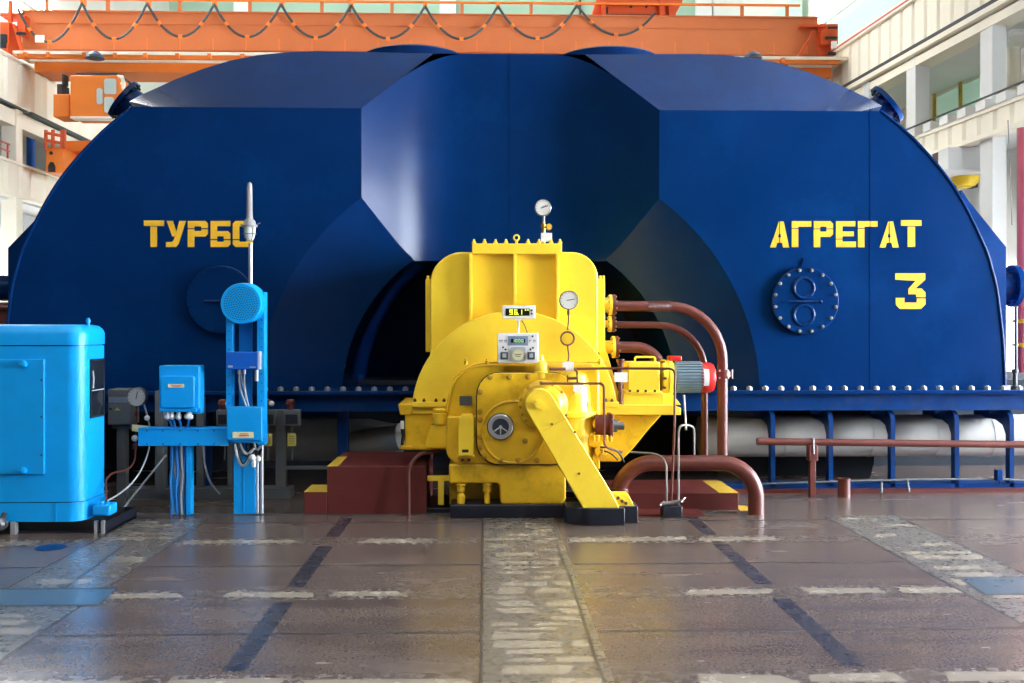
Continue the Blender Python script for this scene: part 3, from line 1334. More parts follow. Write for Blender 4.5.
# split line flange of dome
m = MB()
m.pprism([(412, 402), (452, 402), (452, 407), (412, 407)], 8.70, .6)
m.pprism([(588, 402), (619, 402), (619, 407), (588, 407)], 8.70, .6)
emit('dome_flange', m, YEL, ym, bevel=.004, split=True)
first = None
for px in (415, 424, 436, 444, 606, 612):
    p = P(px, 402, 8.73)
    if first is None:
        mb = MB()
        mb.lathe([(.014, 0), (.014, .016), (.009, .018), (.009, .03)], p, (0, 0, 1), 8)
        first = emit('dome_bolt', mb, DARKBOLT, ym, origin=p)
    else:
        rep(first, p, ym)

# left side box
m = MB()
m.pprism([(405, 406), (452, 406), (452, 450), (405, 450)], 8.76, 1.0)
m.pprism([(398, 404), (414, 404), (414, 407), (410, 415), (400, 415)], 8.74, .8)
m.pbox(400, 446, 412, 450, 8.74, .5)
emit('side_box', m, YELD, ym, bevel=.008)
m = MB()
c = P(440, 424, 8.62)
s = S(8.62)
m.lathe([(7 * s, -.002), (7.2 * s, .02), (7.2 * s, 11 * s), (6.6 * s, 11.2 * s), (6.6 * s, 12 * s), (7.2 * s, 12.2 * s), (7.2 * s, 15 * s), (5 * s, 16 * s)], c, (0, 0, 1), 24)
m.pprism([(431, 425), (447, 425), (447, 448), (425, 448), (427, 438)], 8.58, .2)
emit('filter_cup', m, YELD, ym, bevel=.004)
m = MB()
m.ptube([(402.5, 420), (402, 428), (403, 436), (402, 445)], 8.70, .014)
emit('side_hose', m, RUBBER, ym)
m = MB()
m.pbox(400.5, 421, 404, 429, 8.675, .01)
emit('hose_tag', m, WHITE, ym)

# bearing housing
m = MB()
m.pprism([(447, 432), (447, 409), (451, 390), (456, 379), (464, 370), (474, 365), (487, 363), (592, 363), (600, 372), (600, 432)], 8.60, .35)
emit('bearing_housing', m, YELD, ym, bevel=.03, seg=4)
m = MB()
m.pprism(rr(446, 416, 590, 465, (3, 0, 0, 16)), 8.54, .4)
emit('housing_base', m, YELD, ym, bevel=.02, seg=4)
m = MB()
m.ptube([(446, 412), (450, 392), (455, 379), (464, 369.5), (475, 364.5), (488, 362.5), (503, 362)], 8.575, .010)
m.ptube([(503, 362), (540, 361.5), (600, 362.5)], 8.575, .007)
emit('edge_pipe', m, YELD, ym, split=True)
m = MB()
for px in (466, 487, 600):
    p = P(px, 362, 8.575)
    m.lathe([(.018, -.02), (.018, .012), (.010, .016), (.010, .03)], p, (0, 0, 1), 8)
emit('pipe_fitting', m, YELD, ym, split=True)
# bolted front plate
m = MB()
m.pprism(rr(476, 372, 576, 465.3, 23), 8.505, .05)
emit('gasket', m, RUBBER, ym)
m = MB()
m.pprism(rr(477, 372.8, 576, 464.3, 22.5), 8.465, .045)
fp = emit('front_plate', m, YELD, ym, bevel=.006)
m = MB()
m.torus(P(513, 432, 8.462), (0, 1, 0), 31 * S(8.46), .012, 40, 8)
emit('cast_ring', m, YELD, fp)
first = None
for (px, py) in ((490, 377), (509, 377), (528, 377), (480, 392), (480, 412), (480, 420), (480, 437), (480, 447.5), (484, 456.5), (501, 461), (518, 460.5), (537, 460.5), (525, 441)):
    p = P(px, py, 8.465)
    if first is None:
        mb = MB()
        mb.lathe([(.024, 0), (.024, .003), (.017, .004), (.017, .018), (.010, .020), (.010, .030)], p, (0, -1, 0), 12)
        first = emit('plate_bolt', mb, PBOLT, fp, origin=p)
    else:
        rep(first, p, fp)
m = MB()
c = P(500.5, 426.5, 8.465)
s = S(8.46)
m.lathe([(13.5 * s, 0), (13.5 * s, .012), (12.6 * s, .018)], c, (0, -1, 0), 40)
m2 = emit('sight_rim', m, RUBBER, fp)
m = MB()
m.lathe([(12.6 * s, .014), (12.6 * s, .034), (11.6 * s, .042), (8.4 * s, .042), (8.4 * s, .02)], c, (0, -1, 0), 40, caps=False)
emit('sight_ring', m, ALU, fp)
m = MB()
m.lathe([(8.6 * s, .015), (8.6 * s, .026)], c, (0, -1, 0), 32)
sg = emit('sight_glass', m, SIGHT, fp)
m = MB()
for an in (90, 215, 325):
    a = radians(an)
    q = c + Vector((0, -.03, 0))
    m.tube([q, q + Vector((7.8 * s * cos(a), 0, 7.8 * s * sin(a) if an != 90 else -7.8 * s))], .006, 6)
m.lathe([(1.6 * s, .026), (1.6 * s, .036)], c, (0, -1, 0), 12)
emit('sight_spoke', m, ALU, fp)
# latch box
m = MB()
m.pprism([(459, 418), (462, 414.5), (472, 414.5), (473.5, 418), (473.5, 456), (458, 456), (458, 436)], 8.43, .12)
m.pprism([(457, 456), (474.5, 456), (474.5, 458), (457, 458)], 8.45, .1)
lb = emit('latch_box', m, YEL, ym, bevel=.006)
m = MB()
m.pbox(462, 449.5, 468.5, 452.5, 8.428, .01)
emit('keyhole', m, RUBBER, lb)
m = MB()
for px in (462.5, 469):
    p = P(px, 460, 8.46)
    m.lathe([(.014, -.008), (.014, .006), (.008, .008), (.008, .02)], p, (0, -1, 0), 8)
emit('latch_bolt', m, DARKBOLT, lb, split=True)
m = MB()
m.pbox(459.5, 396, 472, 405.5, 8.595, .01)
np_ = emit('name_plate', m, STEEL, ym)
m = MB()
for y in (398, 400, 402, 404):
    m.pbox(460.5, y, 471, y + .7, 8.594, .003)
emit('plate_mark', m, GREY, np_)

# pedestal and jack screws
m = MB()
m.pprism([(449, 464), (566, 464), (566, 500), (560, 505), (503, 505), (500, 502), (500, 486), (497, 483.5), (449, 483.5)], 8.52, .5)
m.pbox(449, 483, 503, 505, 8.78, .3)
emit('pedestal', m, YELD, ym, bevel=.02, seg=4)
for (px, w) in ((461, 1.0), (487, .7)):
    b = P(px, 505, 8.56)
    t = P(px, 483, 8.56)
    h = t.z - b.z
    m = MB()
    m.lathe([(.034 * w, 0), (.036 * w, h * .42), (.018, h * .55), (.018, h * .62), (.036, h * .62), (.036, h * .84), (.028, h * .84), (.028, h * .9), (.044, h * .9), (.044, h)], b, (0, 0, 1), 12)
    emit('jack_screw', m, YELD, ym)
m = MB()
m.pprism([(427, 476), (455, 476), (455, 481), (444, 481), (444, 505), (438, 505), (438, 481), (427, 481)], 8.70, .06)
emit('side_bracket', m, YEL, ym, bevel=.004)
m = MB()
a, b = P(450, 505, 8.47), P(567, 518, 8.47)
m.box(a.x, b.x, 8.47, 9.4, 0, a.z)
a2 = P(425, 508, 8.72)
m.box(a2.x, a.x, 8.72, 9.4, 0, a2.z)
emit('base_block', m, BLACK, ym, bevel=.008)
m = MB()
ztop_ = P(600, 508.5, 8.12).z
a, b = P(567, 515, 8.12), P(625, 515, 8.12)
q = [(a.x, 8.45), (a.x, 8.24), (a.x + .05, 8.18), (a.x + .12, 8.14), (a.x + .2, 8.12), (b.x, 8.12), (b.x, 8.22), (P(638, 515, 8.22).x, 8.22), (P(638, 515, 8.22).x, 8.45)]
m.slab(q, 0, ztop_)
emit('foot_block', m, BLACK, ym, bevel=.006)

# drive cover: slanting arm
c = (540, 404)
R_ = 15.0
arc = []
ang_dir = atan2(509 - 404, 597 - 540)
for i in range(15):
    a = (pi / 2 + ang_dir) + pi * i / 14
    arc.append((c[0] + R_ * cos(a), c[1] + R_ * sin(a)))
poly = arc + [(612, 493), (620, 508.5), (583, 508.5)]
m = MB()
m.pprism(poly, 8.16, .20)
arm = emit('drive_cover', m, YEL, ym, bevel=.008)
m = MB()
m.pdisc(538.5, 404.5, 8.135, 4.6, .03)
m.pdisc(538.5, 404.5, 8.13, 3.8, .01)
emit('pivot_pin', m, YEL, arm)
m = MB()
for (px, py) in ((552, 424), (579, 473.5), (566, 415), (575, 432)):
    p = P(px, py, 8.16)
    m.lathe([(.010, 0), (.010, .008), (.006, .012)], p, (0, -1, 0), 8)
emit('cover_screw', m, DARKBOLT, arm, split=True)
m = MB()
a, b = P(543, 431, 8.159), P(566, 418, 8.159)
d = (b - a)
nrm = Vector((-d.z, 0, d.x)).normalized() * .003
m.add([a + nrm, b + nrm, b - nrm, a - nrm, a + nrm + Vector((0, .004, 0)), b + nrm + Vector((0, .004, 0)), b - nrm + Vector((0, .004, 0)), a - nrm + Vector((0, .004, 0))], [(0, 1, 2, 3), (4, 7, 6, 5), (0, 4, 5, 1), (2, 6, 7, 3), (0, 3, 7, 4), (1, 5, 6, 2)])
emit('cover_seam', m, YELD, arm)
m = MB()
m.pprism([(606, 494), (628, 494), (635, 507), (628, 508.5), (606, 508.5)], 8.24, .14)
emit('foot_bracket', m, YEL, ym, bevel=.004)
m = MB()
for (px, py) in ((618, 498), (622, 501), (626, 503)):
    p = P(px, py, 8.24)
    m.lathe([(.014, 0), (.014, .012), (.008, .016)], p, (0, -1, 0), 8)
emit('bracket_bolt', m, DARKBOLT, ym, split=True)
# bolted round flange behind the arm
m = MB()
cc = P(543, 405, 8.46)
s = S(8.44)
m.lathe([(25 * s, 0), (25 * s, .03), (21 * s, .05), (19 * s, .10), (16 * s, .12)], cc, (0, -1, 0), 44)
rf = emit('round_flange', m, YELD, ym)
first = None
for an in (35, 65, 95, 130, 165, 185, 205, 222):
    a = radians(an)
    p = P(543 + 22.3 * cos(a), 405 - 22.3 * sin(a), 8.43)
    if first is None:
        mb = MB()
        mb.lathe([(.016, -.004), (.016, .012), (.009, .014), (.009, .022)], p, (0, -1, 0), 10)
        first = emit('ring_bolt', mb, PBOLT, rf, origin=p)
    else:
        rep(first, p, rf)
# bell shaped governor drive standing to the right
s = S(8.62)
m = MB()
b = P(572, 462, 8.62)
prof = [(19, 0), (21, 10), (21.5, 30), (20.5, 45), (20.5, 46), (24, 46.5), (24, 51), (20, 51.5), (19, 55), (18, 68), (16.5, 80), (14, 88), (9, 91)]
m.lathe([(r * s, h * s) for r, h in prof], b, (0, 0, 1), 40)
gv = emit('bell_housing', m, YEL, ym)
m = MB()
for px in (563, 588):
    p = P(px, 411, 8.45 if px == 563 else 8.52)
    m.lathe([(.014, -.02), (.014, .05), (.007, .08)], p, (0, 0, 1), 10)
emit('bell_stud', m, YEL, gv, split=True)
m = MB()
b = P(541, 378, 8.52)
s = S(8.52)
m.lathe([(7.2 * s, 0), (7.2 * s, 6 * s), (6.2 * s, 7 * s), (6 * s, 14 * s), (4 * s, 17 * s), (3 * s, 18 * s), (2.2 * s, 23 * s)], b, (0, 0, 1), 24)
emit('oil_cap', m, YEL, ym)

# right hand shelf and pump column
m = MB()
m.pprism([(592, 405), (672, 405), (681, 408), (681, 415), (592, 415)], 8.72, .55)
emit('pump_shelf', m, YEL, ym, bevel=.006)
m = MB()
m.pprism([(600, 415), (662, 415), (650, 428), (632, 450), (620, 462), (600, 462)], 8.9, .4)
emit('shelf_gusset', m, YELD, ym, bevel=.01)
m = MB()
for (px, py, r) in ((600, 424, 7), (596, 440, 8), (601, 452, 6), (606, 436, 5)):
    m.pdisc(px, py, 8.48, r, .2, 18)
emit('valve_body', m, YELD, ym, bevel=.006, split=True)
m = MB()
m.pbox(592, 405, 600, 470, 8.62, .3)
emit('valve_column', m, YELD, ym, bevel=.01)

# oil pump gearbox with motor
gb = thing('pump_gearbox', P(650, 405, 8.8), 'square yellow gearbox with a carrying handle on top, standing left of the grey finned motor', 'gearbox')
m = MB()
m.pbox(628, 362, 660, 392, 8.78, .30)
emit('gear_case', m, YEL, gb, bevel=.010)
m = MB()
m.pbox(623, 393, 664, 405, 8.76, .34)
m.pprism([(664, 393), (672, 393), (681, 405), (664, 405)], 8.8, .2)
m.pbox(625, 391, 662, 394, 8.74, .36)
emit('gear_foot', m, YEL, gb, bevel=.005)
m = MB()
m.ptube([(635, 363), (635, 357), (655, 357), (655, 363)], 8.86, .010, fil=.02)
emit('carry_handle', m, YEL, gb)
m = MB()
c = P(660, 377.5, 8.93)
s = S(8.9)
m.lathe([(17 * s, 0), (18.5 * s, .01), (18.5 * s, 5 * s), (17 * s, 5.5 * s), (17 * s, 7 * s), (18 * s, 7.5 * s), (17 * s, 12 * s)], c, (1, 0, 0), 28)
fl = emit('drive_flange', m, YEL, gb)
m = MB()
for an in range(0, 360, 30):
    a = radians(an)
    p = c + Vector((2 * s, cos(a) * 18.4 * s, sin(a) * 18.4 * s))
    m.lathe([(.011, 0), (.011, .03)], p - Vector((.02, 0, 0)), (1, 0, 0), 6)
for (px, py) in ((630, 391), (638, 391), (646, 391), (655, 391)):
    p = P(px, py, 8.74)
    m.lathe([(.012, -.01), (.012, .012)], p, (0, 0, 1), 8)
emit('gear_bolt', m, DARKBOLT, gb, split=True)

mo = thing('electric_motor', P(692, 392, 8.93), 'grey finned electric motor with a red fan cowl, right of the yellow gearbox', 'motor')
c = P(672, 377, 8.93)
m = MB()
m.lathe([(12.5 * s, 0), (14 * s, 1 * s), (14 * s, 30 * s)], c, (1, 0, 0), 32)
n = 30
for i in range(n):
    a = 2 * pi * i / n
    d = Vector((0, cos(a), sin(a)))
    t = Vector((0, -sin(a), cos(a))) * .005
    p0 = c + Vector((3 * s, 0, 0)) + d * 13.5 * s
    p1 = c + Vector((29 * s, 0, 0)) + d * 13.5 * s
    o = d * 2.4 * s
    m.add([p0 - t, p0 + t, p1 + t, p1 - t, p0 - t + o, p0 + t + o, p1 + t + o, p1 - t + o], [(0, 1, 2, 3), (4, 7, 6, 5), (0, 4, 5, 1), (2, 6, 7, 3), (0, 3, 7, 4), (1, 5, 6, 2)])
emit('finned_body', m, MOTOR, mo, angle=25)
m = MB()
c2 = P(699, 377.5, 8.93)
m.lathe([(14.8 * s, 0), (15.2 * s, .6 * s), (15.2 * s, 11 * s), (13.5 * s, 14 * s), (9 * s, 15.5 * s), (0, 15.8 * s)], c2, (1, 0, 0), 36, caps=False)
fc = emit('fan_cowl', m, RED, mo, label='red fan cowl with a white label')
m = MB()
k = 8
for i in range(k):
    pass
th0, th1 = radians(150), radians(215)
vs = []
for xx in (0, 5.2 * s):
    for i in range(9):
        a = th0 + (th1 - th0) * i / 8
        vs.append(c2 + Vector((2 * s + xx, cos(a) * 15.35 * s, -sin(a) * 15.35 * s)))
m.add(vs, [(i, i + 1, i + 10, i + 9) for i in range(8)])
emit('cowl_label', m, WHITE, fc)
m = MB()
m.pbox(669, 356, 682, 361, 8.87, .12)
emit('terminal_box', m, RED, mo, bevel=.010)

# ------------------------------------------------------------------ instruments on the yellow machine
def gauge(px, py, Y, r, label, dialc=DIALW, rimc=STEEL, needle=25, stem=None):
    s = S(Y)
    c = P(px, py, Y)
    g = thing('pressure_gauge', c - Vector((0, 0, r * s)), label, 'gauge')
    m = MB()
    m.lathe([(r * s * .9, .07), (r * s, .06), (r * s, .0), (r * s * .93, -.006), (r * s * .93, .002)], c, (0, 1, 0), 36, caps=False)
    m.lathe([(r * s * .9, .066), (r * s * .9, .07)], c, (0, 1, 0), 36)
    emit('gauge_case', m, rimc, g)
    m = MB()
    m.lathe([(r * s * .94, .0), (r * s * .94, .01)], c, (0, 1, 0), 36)
    d = emit('dial', m, dialc, g)
    m = MB()
    a = radians(needle)
    q = c + Vector((0, -.004, 0))
    u = Vector((cos(a), 0, sin(a)))
    m.tube([q - u * r * s * .25, q + u * r * s * .6], .0035, 5)
    for k in range(11):
        b = radians(-40 + 260 * k / 10)
        u = Vector((cos(b), 0, sin(b)))
        m.tube([q + u * r * s * .76, q + u * r * s * .86], .002, 4)
    emit('needle', m, INK, g)
    return g


g1 = gauge(543, 207.5, 8.98, 8.4, 'round white pressure gauge on a brass valve standing on top of the yellow cover', needle=20)
m = MB()
m.ptube([(543.5, 215), (543.5, 222)], 9.0, .014)
emit('stem', m, CHROME, g1)
m = MB()
a, b = P(543.5, 222, 9.0), P(543.5, 243, 9.0)
m.lathe([(.014, 0), (.014, .02), (.024, .022), (.024, .05), (.016, .052), (.016, (a - b).length)], a, b - a, 14)
m.tube([P(543.5, 227, 9.0), P(548, 227, 8.97)], .010, 8)
m.lathe([(.028, 0), (.030, .006), (.030, .014), (.026, .02)], P(548.5, 227, 8.97), (.3, -1, 0), 20)
emit('valve', m, BRASS, g1, label='brass valve with a round handle')
m = MB()
m.pbox(541, 233, 552, 241.5, 8.95, .006)
emit('label_tag', m, WHITE, g1)

g2 = gauge(569, 300, 8.68, 9.6, 'round white pressure gauge on a looped brown siphon pipe in front of the yellow dome', needle=8, rimc=DGREY)
m = MB()
m.ptube([(568.7, 309, 8.70), (568.5, 322, 8.70), (567.5, 330, 8.70)], 8.70, .007)
m.torus(P(567.5, 338.5, 8.70), (0, 1, 0), 6.6 * S(8.7), .008, 28, 8)
m.ptube([(567.5, 345, 8.70), (568.8, 355, 8.70), (568.2, 364, 8.66)], 8.70, .007)
m.ptube([(568.6, 310, 8.70), (568.5, 315, 8.70)], 8.7, .013)
m.ptube([(568, 361, 8.66), (568, 366, 8.64)], 8.66, .013)
emit('siphon_pipe', m, COPPER, g2)
m = MB()
m.pbox(562.8, 362, 573.8, 371, 8.50, .006)
emit('label_tag', m, WHITE, g2)

# upper readout on a short post, larger meter panel below it
SEG = {'0': 'abcdef', '1': 'bc', '2': 'abged', '3': 'abgcd', '4': 'fgbc', '5': 'afgcd', '6': 'afgedc', '7': 'abc', '8': 'abcdefg', '9': 'abcdfg', '.': '', '-': 'g'}


def digits(m, txt, x, y, w, h, Y, gap, t=.22):
    """seven segment figures, x y = top left in pixels"""
    for ch in txt:
        if ch == '.':
            m.pbox(x - gap * .6, y + h - w * t, x - gap * .6 + w * t, y + h, Y, .002)
            continue
        q = w * t
        rects = {'a': (0, 0, w, q), 'g': (0, h / 2 - q / 2, w, h / 2 + q / 2), 'd': (0, h - q, w, h), 'f': (0, 0, q, h / 2), 'b': (w - q, 0, w, h / 2), 'e': (0, h / 2, q, h), 'c': (w - q, h / 2, w, h)}
        for sgm in SEG[ch]:
            r = rects[sgm]
            m.pbox(x + r[0], y + r[1], x + r[2], y + r[3], Y, .002)
        x += w + gap


rd = thing('digital_readout', P(520, 318, 8.5), 'small white digital readout showing green-yellow figures, on a short post above the meter panel', 'display')
m = MB()
m.pbox(502.5, 305.5, 535.5, 318.5, 8.50, .06)
emit('readout_case', m, WHITE, rd, bevel=.005)
m = MB()
m.pbox(505.5, 308.5, 529.5, 315.8, 8.497, .006)
emit('screen', m, LCD, rd)
m = MB()
digits(m, '96.1', 509.5, 309.6, 3.2, 5.0, 8.495, 1.5)
m.pbox(525, 309.6, 526, 310.6, 8.495, .002)
m.pbox(527, 309.6, 529, 310.4, 8.495, .002)
emit('figures', m, DIGIT, rd)
m = MB()
for y in (310.3, 313.7):
    m.pdisc(531.8, y, 8.495, 1.0, .01, 14)
emit('button', m, INK, rd, split=True)
m = MB()
m.ptube([(518.6, 318.5), (518.6, 333)], 8.535, .009)
m.pbox(515.5, 318, 521.5, 320.5, 8.51, .04)
emit('post', m, WHITE, rd)
m = MB()
m.ptube([(521.5, 320), (524.5, 325), (527.5, 333)], 8.535, .004)
emit('lead', m, RUBBER, rd)

mp = thing('meter_panel', P(518, 363, 8.5), 'light grey meter panel with a round dial in the middle of the yellow machine', 'panel')
m = MB()
m.pbox(497.5, 333, 538.5, 363, 8.49, .09)
emit('panel_case', m, WHITE, mp, bevel=.006)
m = MB()
m.pbox(508, 336, 528, 345.5, 8.484, .01)
sc_ = emit('display_frame', m, paint('display_frame_blue', (120, 135, 160), rough=.4), mp)
m = MB()
m.pbox(511, 338.8, 525, 342.8, 8.481, .006)
emit('screen', m, LCD, sc_)
m = MB()
digits(m, '1000', 512.5, 339.3, 1.9, 3.0, 8.479, 1.1)
emit('figures', m, DIGIT2, mp)
m = MB()
m.pprism(rr(510.5, 347, 525.5, 361.5, 2), 8.48, .02)
md = emit('meter_frame', m, paint('meter_frame_grey', (165, 168, 172), rough=.4), mp)
m = MB()
m.pdisc(518, 355, 8.474, 5.6, .02, 30)
emit('dial', m, TAG, md)
m = MB()
m.pbox(514.5, 354.2, 521.5, 354.9, 8.472, .003)
m.pbox(515.5, 356, 520.5, 356.6, 8.472, .003)
for k in range(7):
    b = radians(20 + 140 * k / 6)
    q = P(518, 355, 8.472)
    u = Vector((cos(b), 0, sin(b)))
    m.tube([q + u * 4.1 * S(8.47), q + u * 5.0 * S(8.47)], .002, 4)
emit('dial_mark', m, INK, md)
for (x0, x1) in ((500.5, 508.3), (527.5, 535)):
    m = MB()
    m.pbox(x0, 352, x1, 359.5, 8.465, .03)
    k = emit('switch_block', m, DGREY, mp, bevel=.004)
    m = MB()
    m.pbox(x0 + 2, 353.5, x1 - 2, 357.5, 8.458, .01)
    emit('switch_lever', m, CABLEW, k)
m = MB()
for (px, py) in ((503, 347.3), (505.5, 349.5), (533, 347.8), (530.5, 349.5), (532.5, 336.3)):
    m.pdisc(px, py, 8.48, 1.0, .02, 12)
emit('knob', m, INK, mp, split=True)
m = MB()
for (x0, x1) in ((499, 503), (504, 507), (529, 531), (533, 536)):
    m.pbox(x0, 340, x1, 340.6, 8.487, .004)
    m.pbox(x0, 341.6, x1 - .6, 342.1, 8.487, .004)
emit('panel_mark', m, INK, mp)
# ================================================================== brown pipes on the right
def ring_flange(px, py, Y, r, w, axis=(1, 0, 0)):
    m = MB()
    s = S(Y)
    c = P(px, py, Y)
    m.lathe([(r * s, 0), (r * s, w * s)], c, axis, 28)
    return m


def topipe(label, pts, Y, r, fil, flx, fly, fr, stubr):
    s = S(Y)
    t = thing('oil_pipe', P(pts[-1][0], pts[-1][1], Y), label, 'pipe', None)
    m = MB()
    m.ptube(pts, Y, r * s, 18, fil=fil, k=10)
    emit('bent_tube', m, BROWN, t, angle=50)
    m = MB()
    c = P(flx, fly, Y)
    m.lathe([(fr * s, 0), (fr * s, 3.2 * s)], c, (1, 0, 0), 28)
    emit('flange', m, BROWN, t)
    m = MB()
    m.lathe([(fr * s, -3 * s), (fr * s, -.4 * s)], c, (1, 0, 0), 28)
    m.lathe([(stubr * s, -14 * s), (stubr * s, -2 * s)], c, (1, 0, 0), 20)
    emit('mating_flange', m, YEL, t, label='yellow mating flange')
    m = MB()
    for i in range(8):
        a = 2 * pi * (i + .5) / 8
        p = c + Vector((-4.2 * s, cos(a) * fr * .84 * s, sin(a) * fr * .84 * s))
        m.cyl(p, p + Vector((8.6 * s, 0, 0)), 1.0 * s, n=6)
    emit('bolt', m, BOLT, t, split=True)
    return t


t1 = topipe('thickest, topmost of three brown pipes leaving the yellow machine',
            [(613, 306), (722.5, 306.5), (722.5, 470)], 9.12, 5.2, .50, 612, 305, 10.5, 7.5)
m = MB()
s = S(9.12)
for k in range(18):
    c = P(648 + 1.3 * k, 306.3, 9.12)
    m.torus(c, (1, 0, 0), 5.2 * s, .004, 18, 6)
emit('wrap', m, BROWN, t1)
c = P(722.5, 374, 9.12)
m = MB()
m.lathe([(8.2 * s, -2.6 * s), (8.2 * s, 2.6 * s)], c, (0, 0, 1), 28)
for a in (0, 1.2, 2.6, 4.2, 5.2):
    p = c + Vector((cos(a) * 9.2 * s, -abs(sin(a)) * 4 * s, 0))
    m.cyl(p - Vector((0, 0, 4.6 * s)), p + Vector((0, 0, 4.6 * s)), 1.6 * s, n=6)
emit('pipe_flange', m, BROWN, t1)
t2 = topipe('thin brown pipe, middle of three leaving the yellow machine',
            [(613, 324.5), (704.5, 325.5), (704.5, 470)], 9.22, 3.4, .42, 611.5, 324, 8.0, 3.5)
t3 = topipe('short brown pipe bending down behind the gearbox, lowest of three',
            [(616, 347), (662, 347.5), (662, 385)], 9.16, 5.6, .25, 615, 347, 11.0, 6.5)

# inverted U drain pipe lying above the right plinth
t = thing('drain_pipe', P(756, 516, 8.6), 'fat brown U-shaped pipe over the right plinth, its right end entering the floor', 'pipe')
m = MB()
a = P(756, 516, 8.6)
s = S(8.6)
pts = [Vector((P(618, 495, 8.75).x, 8.75, .10)), P(618, 463, 8.75), P(756, 463, 8.6), Vector((a.x, 8.6, 0))]
m.tube(fillet(pts, .30, 10), 8.0 * s, 20)
emit('bent_tube', m, BROWN, t, angle=50)
m = MB()
p = P(618, 490, 8.75)
m.lathe([(11 * s, -.02), (11 * s, .02)], p, (0, 0, 1), 24)
emit('foot_flange', m, BROWN, t)

# long horizontal pipe on the right with its support
t = thing('service_pipe', P(813, 497, 9.5), 'long thin brown horizontal pipe on a post support before the blue ribs', 'pipe')
m = MB()
a, b = P(757, 441.5, 9.5), P(1060, 445, 9.5)
m.cyl(a, b, 3.6 * S(9.5), n=18)
emit('straight_tube', m, BROWN, t)
m = MB()
q = P(812, 443, 9.5)
m.box(q.x - .028, q.x + .028, 9.47, 9.53, 0, q.z)
m.box(q.x - .045, q.x + .045, 9.455, 9.545, q.z - .17, q.z - .02)
emit('support_post', m, BROWN, t, bevel=.006)
m = MB()
m.tube([q + Vector((0, -.05, -.1)), q + Vector((0, -.045, .04)), q + Vector((0, .045, .04)), q + Vector((0, .05, -.1))], .008, 8)
emit('clamp', m, STEEL, t)
t = MB()
q = P(844, 497, 9.45)
s = S(9.45)
t.lathe([(6.2 * s, 0), (6.2 * s, .16), (6.6 * s, .165), (6.6 * s, .18), (5.0 * s, .18), (5.0 * s, .12)], (q.x, 9.45, 0), (0, 0, 1), 24)
emit('pipe_stub', t, BROWN, label='short upright brown pipe stub standing on the floor before the blue skirt', cat='pipe')
# fine wire run and clips along the skirt
t = MB()
t.ptube([(760, 484, 9.66), (850, 481, 9.66), (910, 479.5, 9.66), (1000, 479, 9.66), (1040, 481, 9.66)], 9.66, .010)
t.ptube([(907, 480, 9.66), (909, 492, 9.62)], 9.6, .012)
t.ptube([(881.5, 482, 9.66), (881.5, 493, 9.62)], 9.6, .012)
emit('conduit', t, GREY, label='thin grey conduit running low along the blue skirt on the right', cat='conduit')
t = MB()
t.pbox(997, 470, 1003, 481, 9.6, .06)
t.ptube([(1000, 478), (1000, 484)], 9.62, .01)
emit('junction_box', t, BLUEB, label='tiny blue junction box low on the skirt at far right', cat='box', bevel=.005)

# ------------------------------------------------------------------ plinths
t = thing('step_plinth', P(367, 514, 8.66), 'dark red stepped plinth left of the yellow machine with worn yellow step edges', 'plinth')
t.location.z = 0
WL[t].z = 0
a, b = P(327, 466.5, 8.66), P(426.5, 514, 8.66)
m = MB()
m.box(a.x, b.x, 8.66, 9.7, 0, a.z)
emit('upper_block', m, PLINTH, t, bevel=.006)
a2 = P(304, 492, 8.66)
m = MB()
m.box(a2.x, a.x, 8.66, 9.05, 0, a2.z)
emit('lower_step', m, PLINTH, t, bevel=.006)
m = MB()
m.box(a2.x, a.x, 8.655, 9.05, a2.z, a2.z + .003)
m.box(a.x, a.x + .09, 8.655, 9.3, a.z, a.z + .003)
emit('edge_stripe', m, YLINE, t, split=True)
t = thing('machine_plinth', P(668, 511, 8.80), 'low dark red plinth under the brown U pipe, right of the yellow machine', 'plinth')
t.location.z = 0
WL[t].z = 0
a, b = P(600, 493.5, 8.80), P(738.5, 511, 8.80)
m = MB()
m.box(a.x, b.x, 8.80, 9.6, 0, a.z)
emit('plinth_block', m, PLINTH, t, bevel=.006)
m = MB()
m.box(b.x - .17, b.x, 8.795, 9.5, a.z, a.z + .003)
emit('edge_stripe', m, YLINE, t)
m = MB()
q = P(640, 517, 8.45)
m.box(P(630, 517, 8.5).x, P(705, 517, 8.5).x, 8.5, 8.80, 0, .012)
emit('base_plate', m, PLINTH, t)
# yellow painted floor mark at the plinth corner
m = MB()
m.box(b.x + .005, b.x + .12, 8.75, 9.0, 0, .003)
emit('floor_mark', m, YLINE, label='yellow paint mark on the floor at the right end of the low plinth', cat='floor mark')

# thin drain tube in front of the left plinth
m = MB()
q = P(408.5, 516, 8.56)
m.tube(fillet([P(440, 451, 8.70), P(408, 454, 8.58), Vector((q.x, 8.56, 0))], .18, 8), .017, 10)
emit('drain_tube', m, COPPER, label='thin brown tube bending down to the floor in front of the dark red stepped plinth', cat='pipe')

